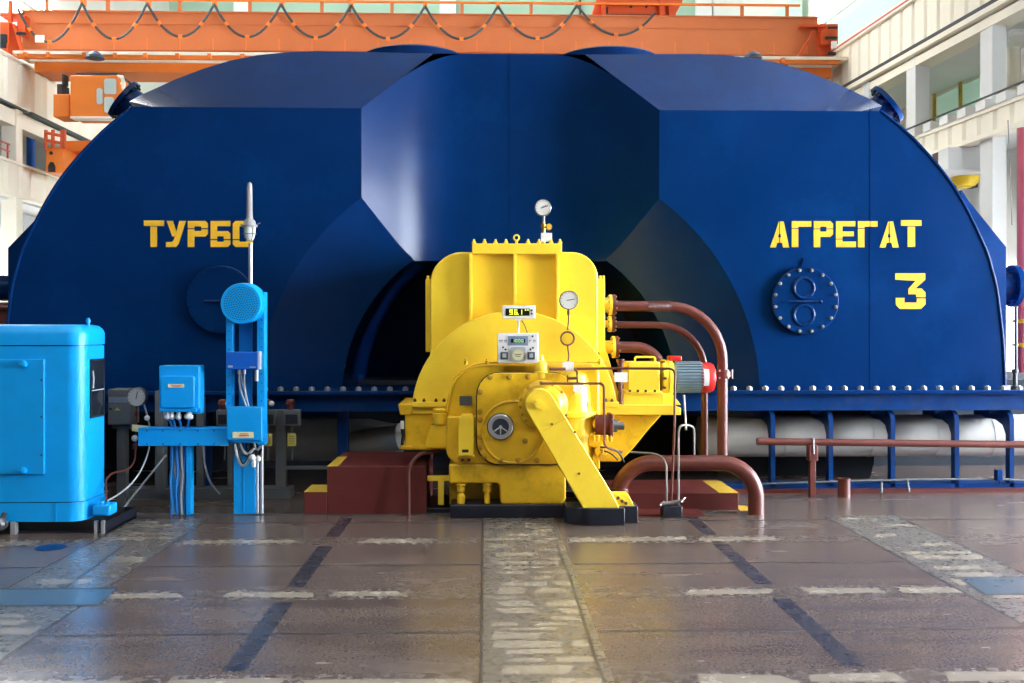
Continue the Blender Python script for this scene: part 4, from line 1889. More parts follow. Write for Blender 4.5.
# manifold block with four thin tubes
t = thing('valve_manifold', P(672, 518, 8.45), 'small black floor block with thin bright tubes rising to the yellow machine', 'manifold')
t.location.z = 0
WL[t].z = 0
a, b = P(663, 506.5, 8.43), P(682.5, 518.5, 8.43)
m = MB()
m.box(a.x, b.x, 8.43, 8.58, 0, a.z)
emit('manifold_block', m, BLACK, t, bevel=.006)
m = MB()
m.ptube([(661, 504, 8.44), (684, 500.5, 8.44)], 8.44, .014)
m.ptube([(660, 505.5, 8.42), (664, 501.5, 8.46)], 8.44, .008)
m.ptube([(681, 502, 8.42), (685, 497.5, 8.46)], 8.44, .008)
emit('clamp_bar', m, CHROME, t)
runs = [
    [(666.5, 507, 8.5), (666.5, 462, 8.5), (658, 454, 8.55), (630, 452, 8.6)],
    [(671, 507, 8.5), (674.5, 430, 8.5), (675, 372, 8.55), (671, 368.5, 8.58), (600, 368.5, 8.58), (556, 369, 8.5)],
    [(678.5, 507, 8.5), (678.5, 430, 8.5), (681, 425, 8.5), (690, 425, 8.55), (694, 428, 8.6), (694, 458, 8.7)],
    [(686, 430, 8.62), (684, 395, 8.7)],
]
for k, r_ in enumerate(runs):
    m = MB()
    m.ptube(r_, 8.5, .0095 if k != 1 else .011, 8, fil=.05)
    emit('thin_tube', m, CHROME if k != 1 else COPPER, t)

# second thin brown tube with a needle valve, crossing the bell housing
t = thing('impulse_tube', P(602, 451, 8.45), 'thin brown tube with a small needle valve crossing in front of the bell-shaped yellow housing', 'pipe')
m = MB()
m.ptube([(540, 383.5, 8.36), (604, 383.5, 8.36), (604, 445, 8.36), (610, 449, 8.4), (622, 452, 8.5)], 8.36, .011, 8, fil=.04)
m.ptube([(577.5, 383, 8.36), (577, 372, 8.42), (575, 369, 8.5)], 8.36, .009, 8)
m.ptube([(550, 369, 8.40), (565, 369, 8.46)], 8.40, .014, 10)
emit('tube_run', m, COPPER, t)
m = MB()
m.ptube([(568, 378.5, 8.36), (577, 378, 8.36)], 8.36, .012, 8)
m.ptube([(567.5, 375, 8.36), (567.5, 382, 8.36)], 8.36, .006, 8)
emit('needle_valve', m, COPPER, t)
m = MB()
m.pprism([(574, 385), (583, 385), (583.5, 389), (579, 393.5), (573, 391)], 8.345, .006)
m.pbox(603.5 + 11, 372.5, 627.5, 382, 8.56, .006)
emit('label_tag', m, WHITE, t, split=True)
m = MB()
m.pdisc(602.5, 457.5, 8.38, 3.6, .05, 18)
m.ptube([(602.5, 449), (602.5, 456)], 8.4, .012)
emit('drain_cock', m, BRASS, t)

# brown limit switch flange unit right of the bell housing
t = thing('control_valve', P(605, 436, 8.5), 'brown cylindrical valve with a square flange, right of the slanting yellow arm', 'valve')
m = MB()
s = S(8.5)
c = P(595, 424.5, 8.5)
m.lathe([(10 * s, 0), (10 * s, 13 * s)], c, (1, 0, 0), 24)
emit('valve_barrel', m, PLINTH, t)
m = MB()
c2 = P(608, 424.5, 8.5)
m.box(c2.x, c2.x + 4 * s, 8.5 - 11 * s, 8.5 + 11 * s, c2.z - 11.5 * s, c2.z + 11.5 * s)
emit('valve_flange', m, PLINTH, t, bevel=.008)
m = MB()
m.lathe([(6 * s, 0), (6 * s, 5 * s), (4 * s, 5.2 * s), (4 * s, 12 * s)], P(612, 426, 8.5), (1, 0, 0), 18)
m.tube([P(612, 419.5, 8.4), P(620, 420, 8.4)], .006, 6)
emit('spindle', m, STEEL, t)
m = MB()
for k in range(5):
    p = P(594 + 4.2 * k, 437.5, 8.42)
    m.lathe([(.016, -.03), (.016, .02)], p, (0, 0, 1), 8)
emit('stud', m, YELD, t, split=True)
m = MB()
m.ptube([(600, 447, 8.42), (612, 448, 8.42), (620, 453, 8.45), (624, 462, 8.5)], 8.42, .008, fil=.05)
m.ptube([(600, 450, 8.42), (610, 452, 8.42), (618, 460, 8.45)], 8.42, .007, fil=.05)
emit('cable', m, RUBBER, t, split=True)

# small brown riser with a white tag left of the gearbox
t = thing('grease_riser', P(620, 402, 8.8), 'small brown riser with a funnel top and white tag left of the gearbox', 'pipe')
m = MB()
s = S(8.75)
b = P(620.5, 404, 8.75)
m.lathe([(2 * s, 0), (2 * s, 30 * s), (2.8 * s, 31 * s), (2.8 * s, 40 * s), (4.2 * s, 43.5 * s), (4.2 * s, 45 * s)], b, (0, 0, 1), 16)
emit('riser_tube', m, COPPER, t)
for o in (t,):
    pass
# ================================================================== left: sky blue cabinet
t = thing('control_cabinet', P(40, 530, 8.2), 'large sky blue rounded cabinet at the left edge on a black tray', 'cabinet')
t.location.z = 0
WL[t].z = 0
YC = 7.9
XR = P(82.5, 400, YC).x
XL = XR - 1.35
YB = 8.37
ztopc = P(60, 324.5, YC).z
zlid = P(60, 345, YC).z
zgro = P(60, 503, YC).z
zbot = P(60, 521.5, YC).z


def plan(x0, x1, y0, y1, r0, k=8):
    out = []
    for sx, sy, a0 in ((0, 0, 180), (1, 0, 270), (1, 1, 0), (0, 1, 90)):
        r = r0 if sy == 0 else min(.03, r0)
        cx = x1 - r if sx else x0 + r
        cy = y1 - r if sy else y0 + r
        for i in range(k + 1):
            a = radians(a0 + 90 * i / k)
            out.append((cx + r * cos(a), cy + r * sin(a)))
    return out


m = MB()
pl = plan(XL, XR, YC, YB, .12)
m.slab(pl, zgro + .008, zlid - .010)
cab = emit('cabinet_body', m, CYAN, t)
m = MB()
m.slab(plan(XL + .012, XR - .012, YC + .012, YB - .012, .11), zgro - .01, zlid + .01)
emit('seam_liner', m, SLATE, t)
m = MB()
# lid with rounded top edge
vs, fs = [], []
rings = [(0, zlid), (0, ztopc - .07), (.012, ztopc - .035), (.035, ztopc - .010), (.075, ztopc)]
nn = None
for off, z in rings:
    q = plan(XL + off - .004, XR - off + .004, YC + off - .004, YB - off + .004, max(.124 - off * .8, .03))
    nn = len(q)
    vs += [(x, y, z) for x, y in q]
for k in range(len(rings) - 1):
    for i in range(nn):
        j = (i + 1) % nn
        fs.append((k * nn + i, k * nn + j, (k + 1) * nn + j, (k + 1) * nn + i))
fs.append(tuple(range((len(rings) - 1) * nn, len(rings) * nn)))
fs.append(tuple(range(nn - 1, -1, -1)))
m.add(vs, fs)
emit('lid', m, CYAN, t, angle=50)
m = MB()
m.slab(plan(XL - .006, XR + .006, YC - .008, YB + .006, .12), zbot, zgro)
m.box(P(55, 510, YC).x, P(57, 510, YC).x, YC - .012, YC, zbot, zgro)
emit('plinth_skirt', m, CYAN, t)
m = MB()
a, b = P(-40, 359.5, YC), P(45, 474, YC)
m.box(a.x, b.x, YC - .018, YC + .01, b.z, a.z)
dr = emit('door', m, CYAN, t, bevel=.004)
for py in (364, 470.5):
    m = MB()
    p = P(24, py, YC - .018)
    s = S(YC)
    m.lathe([(3.4 * s, 0), (3.6 * s, .012), (3.2 * s, .03), (2.0 * s, .034)], p, (0, -1, 0), 20)
    m.tube([p + Vector((-.04, -.008, 0)), p], .012, 6)
    emit('door_knob', m, CYAN, dr)
m = MB()
for py in (380, 417, 455):
    p = P(41.5, py, YC - .018)
    m.lathe([(.008, 0), (.008, .004)], p, (0, -1, 0), 8)
emit('door_screw', m, DGREY, dr, split=True)
# louvred window in the right side
x = XR + .002
ya, yb = 8.055, 8.315
za, zb = P(86, 361, 8.06).z, P(86, 416.5, 8.06).z
m = MB()
m.box(x - .03, x + .004, ya, yb, zb, za)
lw = emit('side_window', m, DGLASS, t, label='dark glazed side window')
m = MB()
fw_ = .014
m.box(x - .01, x + .010, ya - fw_, ya, zb - fw_, za + fw_)
m.box(x - .01, x + .010, yb, yb + fw_, zb - fw_, za + fw_)
m.box(x - .01, x + .010, ya, yb, za, za + fw_)
m.box(x - .01, x + .010, ya, yb, zb - fw_, zb)
emit('window_frame', m, BLACK, lw)
m = MB()
m.box(x, x + .008, ya, yb, (za + zb) / 2 - .02, (za + zb) / 2 - .012)
m.tube([(x + .006, ya + .03, za - .08), (x + .006, ya + .05, za - .14), (x + .006, ya + .04, za - .22)], .006, 6)
emit('window_bar', m, CABLEW, lw)
m = MB()
p = P(87, 326, 8.0)
m.lathe([(.012, -.02), (.012, .02), (.018, .022), (.018, .04), (.008, .06)], (p.x - .03, 8.1, ztopc - .005), (0, 0, 1), 12)
emit('lifting_eye', m, CYAN, t)
m = MB()
p = P(98, 512, 8.02)
m.pbox(92, 505, 110, 516, 7.98, .16)
m.ptube([(101, 505), (103, 501)], 8.02, .02)
m.ptube([(106, 506), (107.5, 503), (108, 500)], 8.02, .012)
emit('drain_valve', m, CYAN, t, bevel=.015)
m = MB()
m.box(XL, P(100, 520, 7.96).x, 7.98, 8.5, .012, zbot)
emit('recessed_base', m, RUBBER, t)
# tray
m = MB()
xa, xb = P(-60, 531, 7.94).x, P(104, 531, 7.94).x
m.box(xa, xb + .02, 7.92, 8.62, 0, .012)
m.box(xb - .0, xb + .02, 7.92, 8.62, 0, .085)
m.box(xa, xb + .02, 8.60, 8.62, 0, .085)
emit('drip_tray', m, BLACK, t)
m = MB()
for px in (95.5, 102.5):
    q = P(px, 525, 7.9)
    m.box(q.x - .012, q.x + .012, 7.90, 7.93, 0, .10)
q = P(14, 525, 7.9)
m.box(q.x - .02, q.x + .02, 7.88, 7.93, 0, .10)
emit('tray_leg', m, ALU, t, split=True)
m = MB()
p = P(2, 523, 7.86)
m.lathe([(.05, 0), (.055, .02), (.05, .06), (.03, .08)], p, (0, -1, 0), 18)
m.ptube([(2, 519, 7.84), (5, 513, 7.84)], 7.84, .02)
emit('drain_cap', m, STEEL, t)

# ------------------------------------------------------------------ grey switch box on its post, with a gauge and tagged tubes
t = thing('switch_box', P(122, 497, 9.0), 'grey metal switch box on a post between the blue cabinet and the pressure gauge', 'box')
t.location.z = 0
WL[t].z = 0
m = MB()
m.pprism(rr(107.5, 389, 131, 425, 1.5), 9.0, .22)
bx = emit('box_body', m, GREY, t, bevel=.010)
m = MB()
m.pbox(108.5, 397, 127, 403, 8.995, .01)
emit('label_strip', m, ALU, t)
m = MB()
m.pprism([(117, 407.5), (120, 410.5), (114.5, 410.5)], 8.996, .006)
emit('warning_mark', m, YTAG, t)
m = MB()
m.pdisc(110.5, 409, 8.994, 1.2, .01, 12)
emit('lock', m, INK, t)
m = MB()
a, b = P(118, 425, 9.08), P(127, 497, 9.08)
m.box(a.x, b.x, 9.05, 9.13, 0, a.z)
m.pbox(112, 425, 130, 429, 9.04, .1)
emit('post', m, GREY, t)

g3 = gauge(136.5, 397, 8.72, 9.4, 'grey-rimmed pressure gauge with a pale dial, right of the grey switch box', dialc=paint('grey_dial', (192, 194, 188), rough=.35), rimc=STEEL, needle=80)
m = MB()
m.ptube([(136.5, 406, 8.75), (136.5, 412, 8.75), (136, 436, 8.75), (135, 462, 8.75), (128, 470, 8.7), (112, 473, 8.5), (105.5, 480, 8.3), (106.5, 500, 8.1)], 8.75, .0085, 8, fil=.06)
m.ptube([(136.5, 411, 8.75), (136.5, 416, 8.75)], 8.75, .016)
m.ptube([(135, 444, 8.75), (135, 449, 8.75)], 8.75, .018)
emit('tube', m, COPPER, g3)
m = MB()
m.pprism([(132, 424.5), (148, 426), (147.5, 433), (131.8, 431)], 8.70, .006)
emit('tag', m, TAG, g3, label='cream tag')
m = MB()
m.ball(P(134.8, 438.3, 8.74), .028)
m.ball(P(147, 418, 8.74), .024)
emit('tube_cap', m, WHITE, g3, split=True)
m = MB()
m.ptube([(144, 404, 8.75), (147, 414, 8.75), (151, 432, 8.74), (149, 452, 8.7), (138, 478, 8.6), (120, 494, 8.4), (107, 501, 8.15)], 8.75, .0075, 8, fil=.12)
emit('capillary', m, CABLEW, g3)
m = MB()
m.ptube([(166, 455, 9.3), (150, 475, 9.1), (133, 496, 8.9), (118, 516, 8.7)], 9, .009, 8, fil=.1)
emit('cable', m, CABLEW, label='grey cable sloping down to the floor behind the blue cable duct', cat='cable')

# ------------------------------------------------------------------ blue junction box with glands above the horizontal duct
jb = thing('junction_box', P(179, 418, 8.6), 'sky blue junction box with white cable glands above the horizontal blue duct', 'box')
m = MB()
m.pprism(rr(159, 365.5, 199, 409, 1.5), 8.58, .16)
m.pbox(159, 408, 196, 412, 8.56, .14)
m.pbox(192, 372, 200.5, 414, 8.60, .12)
emit('box_body', m, CYAN, jb, bevel=.006)
m = MB()
m.pprism(rr(160.5, 376, 194, 408, 2.5), 8.545, .035)
ld = emit('box_lid', m, CYAN, jb, bevel=.006)
m = MB()
m.pbox(168, 384, 184, 387.6, 8.541, .006)
emit('label_strip', m, TAG, ld)
m = MB()
m.pbox(170, 385, 182, 385.7, 8.539, .003)
m.pbox(172, 386.2, 180, 386.8, 8.539, .003)
emit('strip_mark', m, PINK, ld)
s = S(8.6)
for (px, w) in ((168, 2.6), (172, 2.6), (178.5, 2.8), (189.5, 4.2)):
    m = MB()
    c = P(px, 412, 8.62)
    m.lathe([(w * .7 * s, 0), (w * .7 * s, 2.5 * s), (w * s, 2.8 * s), (w * 1.05 * s, 6 * s), (w * .5 * s, 7.5 * s)], c, (random.uniform(-.15, .15), -.1, -1), 18)
    emit('cable_gland', m, WHITE, jb)
m = MB()
for (x0, x1) in ((168, 173), (172.5, 175), (178.5, 181), (189, 186)):
    m.ptube([(x0, 418, 8.64), ((x0 + x1) / 2 + 1, 424, 8.66), (x1, 432, 8.68)], 8.64, .011, 8, fil=.03)
emit('gland_cable', m, CABLEB, jb, split=True)

# horizontal duct
t = thing('cable_duct', P(183, 446, 8.62), 'sky blue horizontal cable duct between the gauge and the tall blue stand', 'duct')
m = MB()
m.pbox(138, 428.5, 228, 446, 8.60, .16)
m.pbox(138, 428, 228, 429.5, 8.59, .17)
emit('duct_cover', m, CYAN, t, bevel=.004)
m = MB()
for px in (147, 163, 180, 198, 214):
    for py in (430.8, 443.8):
        p = P(px, py, 8.60)
        m.lathe([(.007, 0), (.007, .004)], p, (0, -1, 0), 8)
emit('duct_screw', m, DGREY, t, split=True)
# vertical blue channel with its bundle of cables
t = thing('cable_riser', P(180, 514, 8.68), 'bundle of blue and grey cables dropping from the horizontal duct to the floor', 'cables')
t.location.z = 0
WL[t].z = 0
m = MB()
zt_ = P(180, 446, 8.7).z
a = P(188, 500, 8.66)
m.box(a.x - .015, a.x + .022, 8.66, 8.76, 0, zt_)
a = P(171.5, 500, 8.70)
m.box(a.x - .012, a.x + .012, 8.70, 8.76, 0, zt_)
emit('channel', m, CYAN, t, split=True)
for k in range(9):
    x0 = 171.5 + 1.75 * k
    pts = []
    for j in range(9):
        y = 446 + 68 * j / 8
        pts.append((x0 + 1.6 * sin(j * 1.1 + k * 1.7) * (.3 + .5 * sin(pi * j / 8)), y, 8.68 + .012 * (k % 3)))
    w = [P(*q) for q in pts]
    w[-1].z = 0
    m = MB()
    m.tube(fillet(w, .08, 3), .0125, 8)
    emit('riser_cable', m, [CABLEB, CABLEB, CABLEW, CYAN][(k * 3) % 4] if k not in (2, 5) else CABLEW, t)

# ------------------------------------------------------------------ tall blue stand
st = thing('instrument_stand', P(247, 514, 8.68), 'tall sky blue instrument stand holding a junction box, in front of the left end plate', 'stand')
st.location.z = 0
WL[st].z = 0
zf = P(247, 320, 8.72).z
m = MB()
a, b = P(233.5, 450, 8.70), P(255, 450, 8.70)
m.box(a.x, b.x, 8.70, 8.78, 0, P(247, 455, 8.7).z)
m.box(P(243.0, 450, 8.69).x, P(244, 450, 8.69).x, 8.694, 8.70, 0, P(247, 468, 8.7).z)
emit('post', m, CYAN, st, bevel=.004)
m = MB()
a = P(226, 310, 8.68)
b = P(232.5, 410, 8.68)
m.box(a.x, b.x, 8.68, 8.76, b.z, a.z)
a = P(257, 292, 8.66)
b = P(264.5, 445, 8.66)
m.box(a.x, b.x, 8.66, 8.78, b.z, a.z)
emit('upright', m, CYAN, st, bevel=.003, split=True)
m = MB()
a, b = P(239, 300, 8.76), P(252, 450, 8.76)
m.box(a.x, b.x, 8.76, 8.78, b.z, a.z)
emit('back_plate', m, CYAN, st)
m = MB()
for k in range(16):
    p = P(261.5, 302 + 9 * k, 8.66)
    m.lathe([(.006, 0), (.006, .003)], p, (0, -1, 0), 8)
for k in range(10):
    p = P(229, 322 + 9 * k, 8.68)
    m.lathe([(.006, 0), (.006, .003)], p, (0, -1, 0), 8)
emit('punched_hole', m, DGREY, st)

# junction box at the foot of the stand
jb2 = thing('junction_box', P(246, 443, 8.6), 'sky blue junction box on the tall stand with cable loops hanging below', 'box')
m = MB()
m.pprism(rr(226.5, 407, 262, 440.5, 2), 8.56, .10)
m.pbox(230, 440, 262, 443, 8.58, .07)
emit('box_body', m, CYAN, jb2, bevel=.008)
m = MB()
m.pbox(232.5, 432, 253.5, 438, 8.556, .006)
ls = emit('label_strip', m, TAG, jb2)
m = MB()
m.pbox(240, 433.5, 248, 434.3, 8.554, .003)
m.pbox(239, 435, 249, 436.2, 8.554, .003)
emit('strip_mark', m, PINK, ls)
for k, (x0, x1, dp, mt) in enumerate(((235, 251, 24, CABLEW), (236.5, 250, 22, RUBBER), (240, 254, 12, CABLEW), (241, 255, 14, RUBBER), (247, 258, 16, RUBBER), (254, 260, 8, CABLEW), (251, 259, 10, RUBBER), (257, 261, 12, RUBBER))):
    pts = []
    for j in range(11):
        u = j / 10
        pts.append((x0 + (x1 - x0) * (u ** 1.3), 442 + dp * sin(pi * min(1, u * .8 + .02)) * 1.0, 8.62 + .01 * k))
    m = MB()
    m.ptube(pts, 8.6, .013, 8)
    emit('looped_cable', m, mt, jb2)
m = MB()
m.ball(P(252.5, 457.5, 8.58), 3.2 * S(8.6))
m.ball(P(258.5, 459, 8.60), 2.8 * S(8.6))
m.lathe([(1.5 * S(8.6), 0), (2.4 * S(8.6), 3 * S(8.6)), (1.6 * S(8.6), 7 * S(8.6))], P(253.8, 460, 8.58), (0, 0, -1), 14)
emit('cable_gland', m, WHITE, jb2, split=True)

# royal blue transmitter box
tb = thing('transmitter_box', P(244, 369, 8.6), 'royal blue flat box across the tall stand below the round perforated speaker', 'box')
m = MB()
m.pprism(rr(226, 352, 258, 369.5, .8), 8.57, .11)
emit('box_body', m, ROYAL, tb, bevel=.005)
m = MB()
m.pbox(256.5, 351.5, 259.5, 369.5, 8.575, .10)
emit('end_cap', m, CABLEW, tb)
m = MB()
m.pbox(228, 365.5, 232.5, 367.5, 8.567, .004)
m.pbox(250, 366.6, 255.5, 367.6, 8.567, .004)
emit('printed_mark', m, CABLEW, tb)
m = MB()
for pts in ([(239, 370), (239, 384), (243, 398), (247, 408)], [(244.5, 370), (244, 382), (246, 396), (249, 408)], [(240, 370), (242, 382), (245, 390), (246, 400)]):
    m.ptube(pts, 8.66, .008, 8, fil=.1)
emit('cable', m, CABLEW, tb, split=True)
m = MB()
for px in (239, 244.5):
    m.ptube([(px, 369.5), (px, 374)], 8.66, .014)
m.ptube([(256.5, 370), (256.5, 381)], 8.60, .016)
emit('plug', m, ALU, tb, split=True)

# round perforated loudspeaker
sp = thing('loudspeaker', P(241, 326, 8.5), 'round sky blue perforated loudspeaker at the top of the tall stand', 'speaker')
s = S(8.45)
c = P(240.7, 303.5, 8.46)
m = MB()
c3 = P(246.5, 303, 8.74)
vs = []
prof = [(c, 19.6 * s), (c + Vector((0, .02, 0)), 20.3 * s), (c.lerp(c3, .5), 20.6 * s), (c3, 20.0 * S(8.74))]
n = 44
for q, r_ in prof:
    for i in range(n):
        a = 2 * pi * i / n
        vs.append(q + Vector((r_ * cos(a), 0, r_ * sin(a))))
fs = []
for k in range(len(prof) - 1):
    for i in range(n):
        j = (i + 1) % n
        fs.append((k * n + i, k * n + j, (k + 1) * n + j, (k + 1) * n + i))
fs.append(tuple(range(n)))
fs.append(tuple(range(3 * n, 4 * n)))
m.add(vs, fs)
emit('speaker_shell', m, CYAN, sp)
m = MB()
for ring, cnt in ((0, 1), (2.3, 6), (4.6, 12), (6.9, 18), (9.2, 24), (11.5, 30), (13.8, 36), (16.1, 42)):
    for i in range(cnt):
        a = 2 * pi * (i + .5 * (ring % 2)) / cnt
        q = c + Vector((ring * s * cos(a), -.0012, ring * s * sin(a)))
        m.lathe([(.62 * s, 0), (.62 * s, .004)], q, (0, 1, 0), 8)
emit('grille_hole', m, BLACK, sp, label='dark perforations of the grille')

# bulkhead lamp on its tall conduit pole
lp = thing('pole_lamp', P(250.5, 514, 8.8), 'caged glass lamp on a tall thin grey pole rising above the blue stand', 'lamp')
lp.location.z = 0
WL[lp].z = 0
m = MB()
a = P(250.5, 243, 8.83)
m.cyl((a.x, 8.83, .0), (a.x, 8.83, a.z), 2.0 * S(8.8), n=14)
a2 = P(258, 470, 8.80)
b2 = P(263, 470, 8.80)
for q in (P(257.3, 460, 8.74), P(261.8, 460, 8.74)):
    m.cyl((q.x, 8.74, 0), (q.x, 8.74, P(262, 441, 8.74).z), 1.9 * S(8.74), n=14)
emit('pole', m, ALU, lp, split=True)
s = S(8.83)
b = P(249.6, 240.5, 8.83)
m = MB()
m.lathe([(3.0 * s, 0), (4.6 * s, 2.5 * s), (5.8 * s, 7 * s), (6.0 * s, 14.5 * s)], b, (0, 0, 1), 26)
emit('lamp_glass', m, paint('frosted_glass', (222, 226, 222), rough=.25), lp)
m = MB()
m.lathe([(7.8 * s, 13.5 * s), (8.0 * s, 15 * s), (6.2 * s, 16.2 * s), (5.6 * s, 19 * s), (3.4 * s, 21.5 * s), (2.9 * s, 27 * s), (2.7 * s, 52 * s), (2.0 * s, 56.5 * s), (.6 * s, 58 * s)], b, (0, 0, 1), 26)
emit('lamp_head', m, paint('lamp_grey', (150, 148, 145), rough=.5), lp)
m = MB()
m.tube([b + Vector((-7.5 * s, 0, 16 * s)), b + Vector((-8.8 * s, 0, 15.2 * s))], .006, 6)
m.tube([b + Vector((7.5 * s, 0, 16 * s)), b + Vector((10.5 * s, 0, 17.5 * s))], .006, 6)
m.torus(b + Vector((0, 0, 6.5 * s)), (0, 0, 1), 6.2 * s, .004, 24, 6)
for i in range(4):
    a = 2 * pi * (i + .5) / 4
    u = Vector((cos(a), sin(a), 0))
    m.tube([b + u * 6.8 * s + Vector((0, 0, 14 * s)), b + u * 6.2 * s + Vector((0, 0, 6.5 * s)), b + u * 3.2 * s + Vector((0, 0, -.5 * s))], .0035, 6)
emit('lamp_cage', m, STEEL, lp)

# ------------------------------------------------------------------ grey gauge rack in the shade behind
t = thing('gauge_rack', P(300, 497, 9.6), 'dark grey steel rack in the shade behind the tall blue stand', 'rack')
t.location.z = 0
WL[t].z = 0
m = MB()
zr_ = P(281, 410, 9.6).z
for (x0, x1) in ((276, 286), (159, 166), (197, 204), (228, 233)):
    a, b = P(x0, 450, 9.6), P(x1, 450, 9.6)
    m.box(a.x, b.x, 9.58, 9.66, 0, zr_ + (.12 if x0 < 200 else 0))
emit('rack_post', m, GREY, t, split=True)
m = MB()
a, b = P(228, 410, 9.6), P(300, 414, 9.6)
m.box(a.x, b.x, 9.57, 9.67, b.z, a.z)
a, b = P(286, 466, 9.6), P(330, 469, 9.6)
m.box(a.x, b.x, 9.58, 9.62, b.z, a.z)
emit('rack_rail', m, GREY, t, split=True)
m = MB()
a, b = P(118, 492, 9.5), P(290, 497, 9.5)
m.box(a.x, b.x, 9.5, 9.72, 0, P(200, 489, 9.5).z)
emit('rack_foot', m, GREY, t)
m = MB()
m.pbox(155, 391, 163, 495, 9.45, .08)
emit('rack_panel', m, GREY, t)

for k, (px, lab) in enumerate(((224, 'dark pressure transmitter with a yellow tag half hidden left of the tall blue stand'), (267.5, 'dark pressure transmitter with a white-capped head just right of the tall blue stand'), (291.5, 'dark pressure transmitter with a brown-capped head, rightmost on the grey rack'))):
    g = thing('pressure_transmitter', P(px, 446, 9.5), lab, 'transmitter')
    m = MB()
    m.pbox(px - 8, 410, px + 8, 426, 9.47, .10)
    emit('case', m, GREY, g, bevel=.008)
    m = MB()
    m.pbox(px - 6, 414.5, px + 6, 424, 9.465, .02)
    emit('face', m, BLACK, g)
    m = MB()
    s = S(9.5)
    m.lathe([(3.2 * s, 0), (3.2 * s, 5 * s), (4.6 * s, 5.5 * s), (4.6 * s, 9 * s), (3 * s, 10.5 * s)], P(px - 1, 410, 9.52), (0, 0, 1), 16)
    m.cyl(P(px - 5, 404, 9.5), P(px - 1, 404, 9.5), 2.4 * s, n=12)
    emit('head', m, BROWN, g)
    if k != 2:
        m = MB()
        m.ball(P(px + 4, 403.5, 9.46), 2.8 * s)
        emit('head_cap', m, WHITE, g)
    m = MB()
    m.pbox(px - 4, 433.5, px + 4.5, 446, 9.46, .006)
    tg = emit('tag', m, YTAG, g)
    m = MB()
    for j in range(4):
        m.pbox(px - 2.5, 436 + 2.4 * j, px + 3, 436.7 + 2.4 * j, 9.458, .003)
    emit('tag_mark', m, GREY, tg)
    m = MB()
    m.ptube([(px, 425, 9.5), (px, 433, 9.5), (px + 1, 450, 9.5), (px + .5, 460, 9.5)], 9.5, .008, 8)
    emit('tube', m, GREY, g)
m = MB()
m.ptube([(203, 440, 9.5), (205, 470, 9.5), (213, 488, 9.5), (220, 494, 9.5)], 9.5, .010, 8, fil=.2)
emit('cable', m, CABLEW, label='grey cable hanging in the shade left of the tall blue stand', cat='cable')
# ================================================================== bridge crane
YK = 30.0
cr_ = thing('bridge_crane', P(420, 73, YK), 'orange bridge crane spanning the hall behind the blue casing', 'crane')


def kz(y, px=420, Y=YK):
    return P(px, y, Y).z


XA, XB = P(22, 40, YK).x, P(818, 40, YK).x
m = MB()
m.box(XA, XB, YK, YK + .9, kz(52), kz(14))
m.box(XA, XB, YK - .05, YK + .95, kz(14.8), kz(13.6))
m.box(XA + .4, XB - 1.4, YK - .03, YK, kz(26.4), kz(25.4))
emit('girder', m, ORANGE, cr_)
m = MB()
for k in range(24):
    c = P(48 + 33 * k, 40, YK).x
    if c > XB - .2:
        break
    m.box(c - .010, c + .010, YK - .008, YK, kz(52), kz(40))
emit('web_seam', m, ORANGE2, cr_, split=True)
m = MB()
a = P(14, 55, YK - 1).x
m.box(a, XB + .5, YK - 1.1, YK, kz(57.5, Y=YK - 1), kz(54.5, Y=YK - 1))
emit('walkway', m, CREAM, cr_)
m = MB()
m.box(a + .1, XB + .3, YK - 1.05, YK - .95, kz(61.5, Y=YK - 1), kz(57.5, Y=YK - 1))
m.box(a + .4, XB + .2, YK - .6, YK + .6, kz(74, Y=YK - .6), kz(63.2, Y=YK - .6))
emit('lower_beam', m, ORANGE2, cr_)
m = MB()
m.box(a + .3, XB + .2, YK - .7, YK - .5, kz(64.0, Y=YK - .7), kz(61.4, Y=YK - .7))
emit('light_rail', m, CREAM, cr_)
m = MB()
for k, px in enumerate((28, 51, 87, 118, 148, 180, 212, 245, 277, 310, 340, 372, 404, 436, 468, 500, 532, 564, 596, 628, 660, 692, 724, 756, 785)):
    c = P(px, 58, YK - 1.1).x
    m.box(c - .12, c - .02, YK - 1.16, YK - 1.05, kz(60, Y=YK - 1.1), kz(55.5, Y=YK - 1.1))
emit('rail_bracket', m, ORANGE2, cr_, split=True)
# handrail on top
m = MB()
zh = kz(2.4)
m.box(XA - .1, P(800, 3, YK).x, YK - .06, YK + .02, kz(3.3), kz(1.4))
emit('handrail', m, ORANGE2, cr_)
m = MB()
for px in (47, 108, 180, 250, 322, 392, 462, 531, 742, 787):
    c = P(px, 8, YK).x
    m.box(c - .05, c + .05, YK - .04, YK + .04, kz(14), kz(2))
emit('handrail_post', m, ORANGE, cr_, split=True)
m = MB()
c0 = P(10, 50, YK)
for (x0, y0, x1, y1, Y, d) in ((0, 22, 9, 50, YK - .3, .8), (17, 15, 25, 34, YK - .3, .5), (8, 0, 11, 46, YK - .2, .12), (0, 13, 24, 16, YK, .6)):
    m.pbox(x0, y0, x1, y1, Y, d)
m.pprism([(12, 24), (15, 24), (24, 54), (21, 54)], YK - .4, .1)
m.pbox(3, 43, 8, 52, YK - .5, .3)
emit('end_carriage', m, ORANGED, cr_, label='darker orange left end carriage')
m = MB()
for (x0, y0, x1, y1, Y, d) in ((818, 24, 838, 55, YK - .1, 1.0), (822, 30, 837, 44, YK - .4, .4), (800, 24, 826, 26.5, YK - .2, .3), (800, 57, 822, 69, YK - .5, .6)):
    m.pbox(x0, y0, x1, y1, Y, d)
m.pprism([(813, 30), (816, 30), (800, 58), (797, 58)], YK - .3, .15)
emit('end_carriage', m, ORANGED, cr_, label='darker orange right end carriage')
m = MB()
m.pprism([(792, 60), (796, 60), (786, 66), (782, 66)], YK - .9, .15)
emit('walkway_bracket', m, ORANGED, cr_)
m = MB()
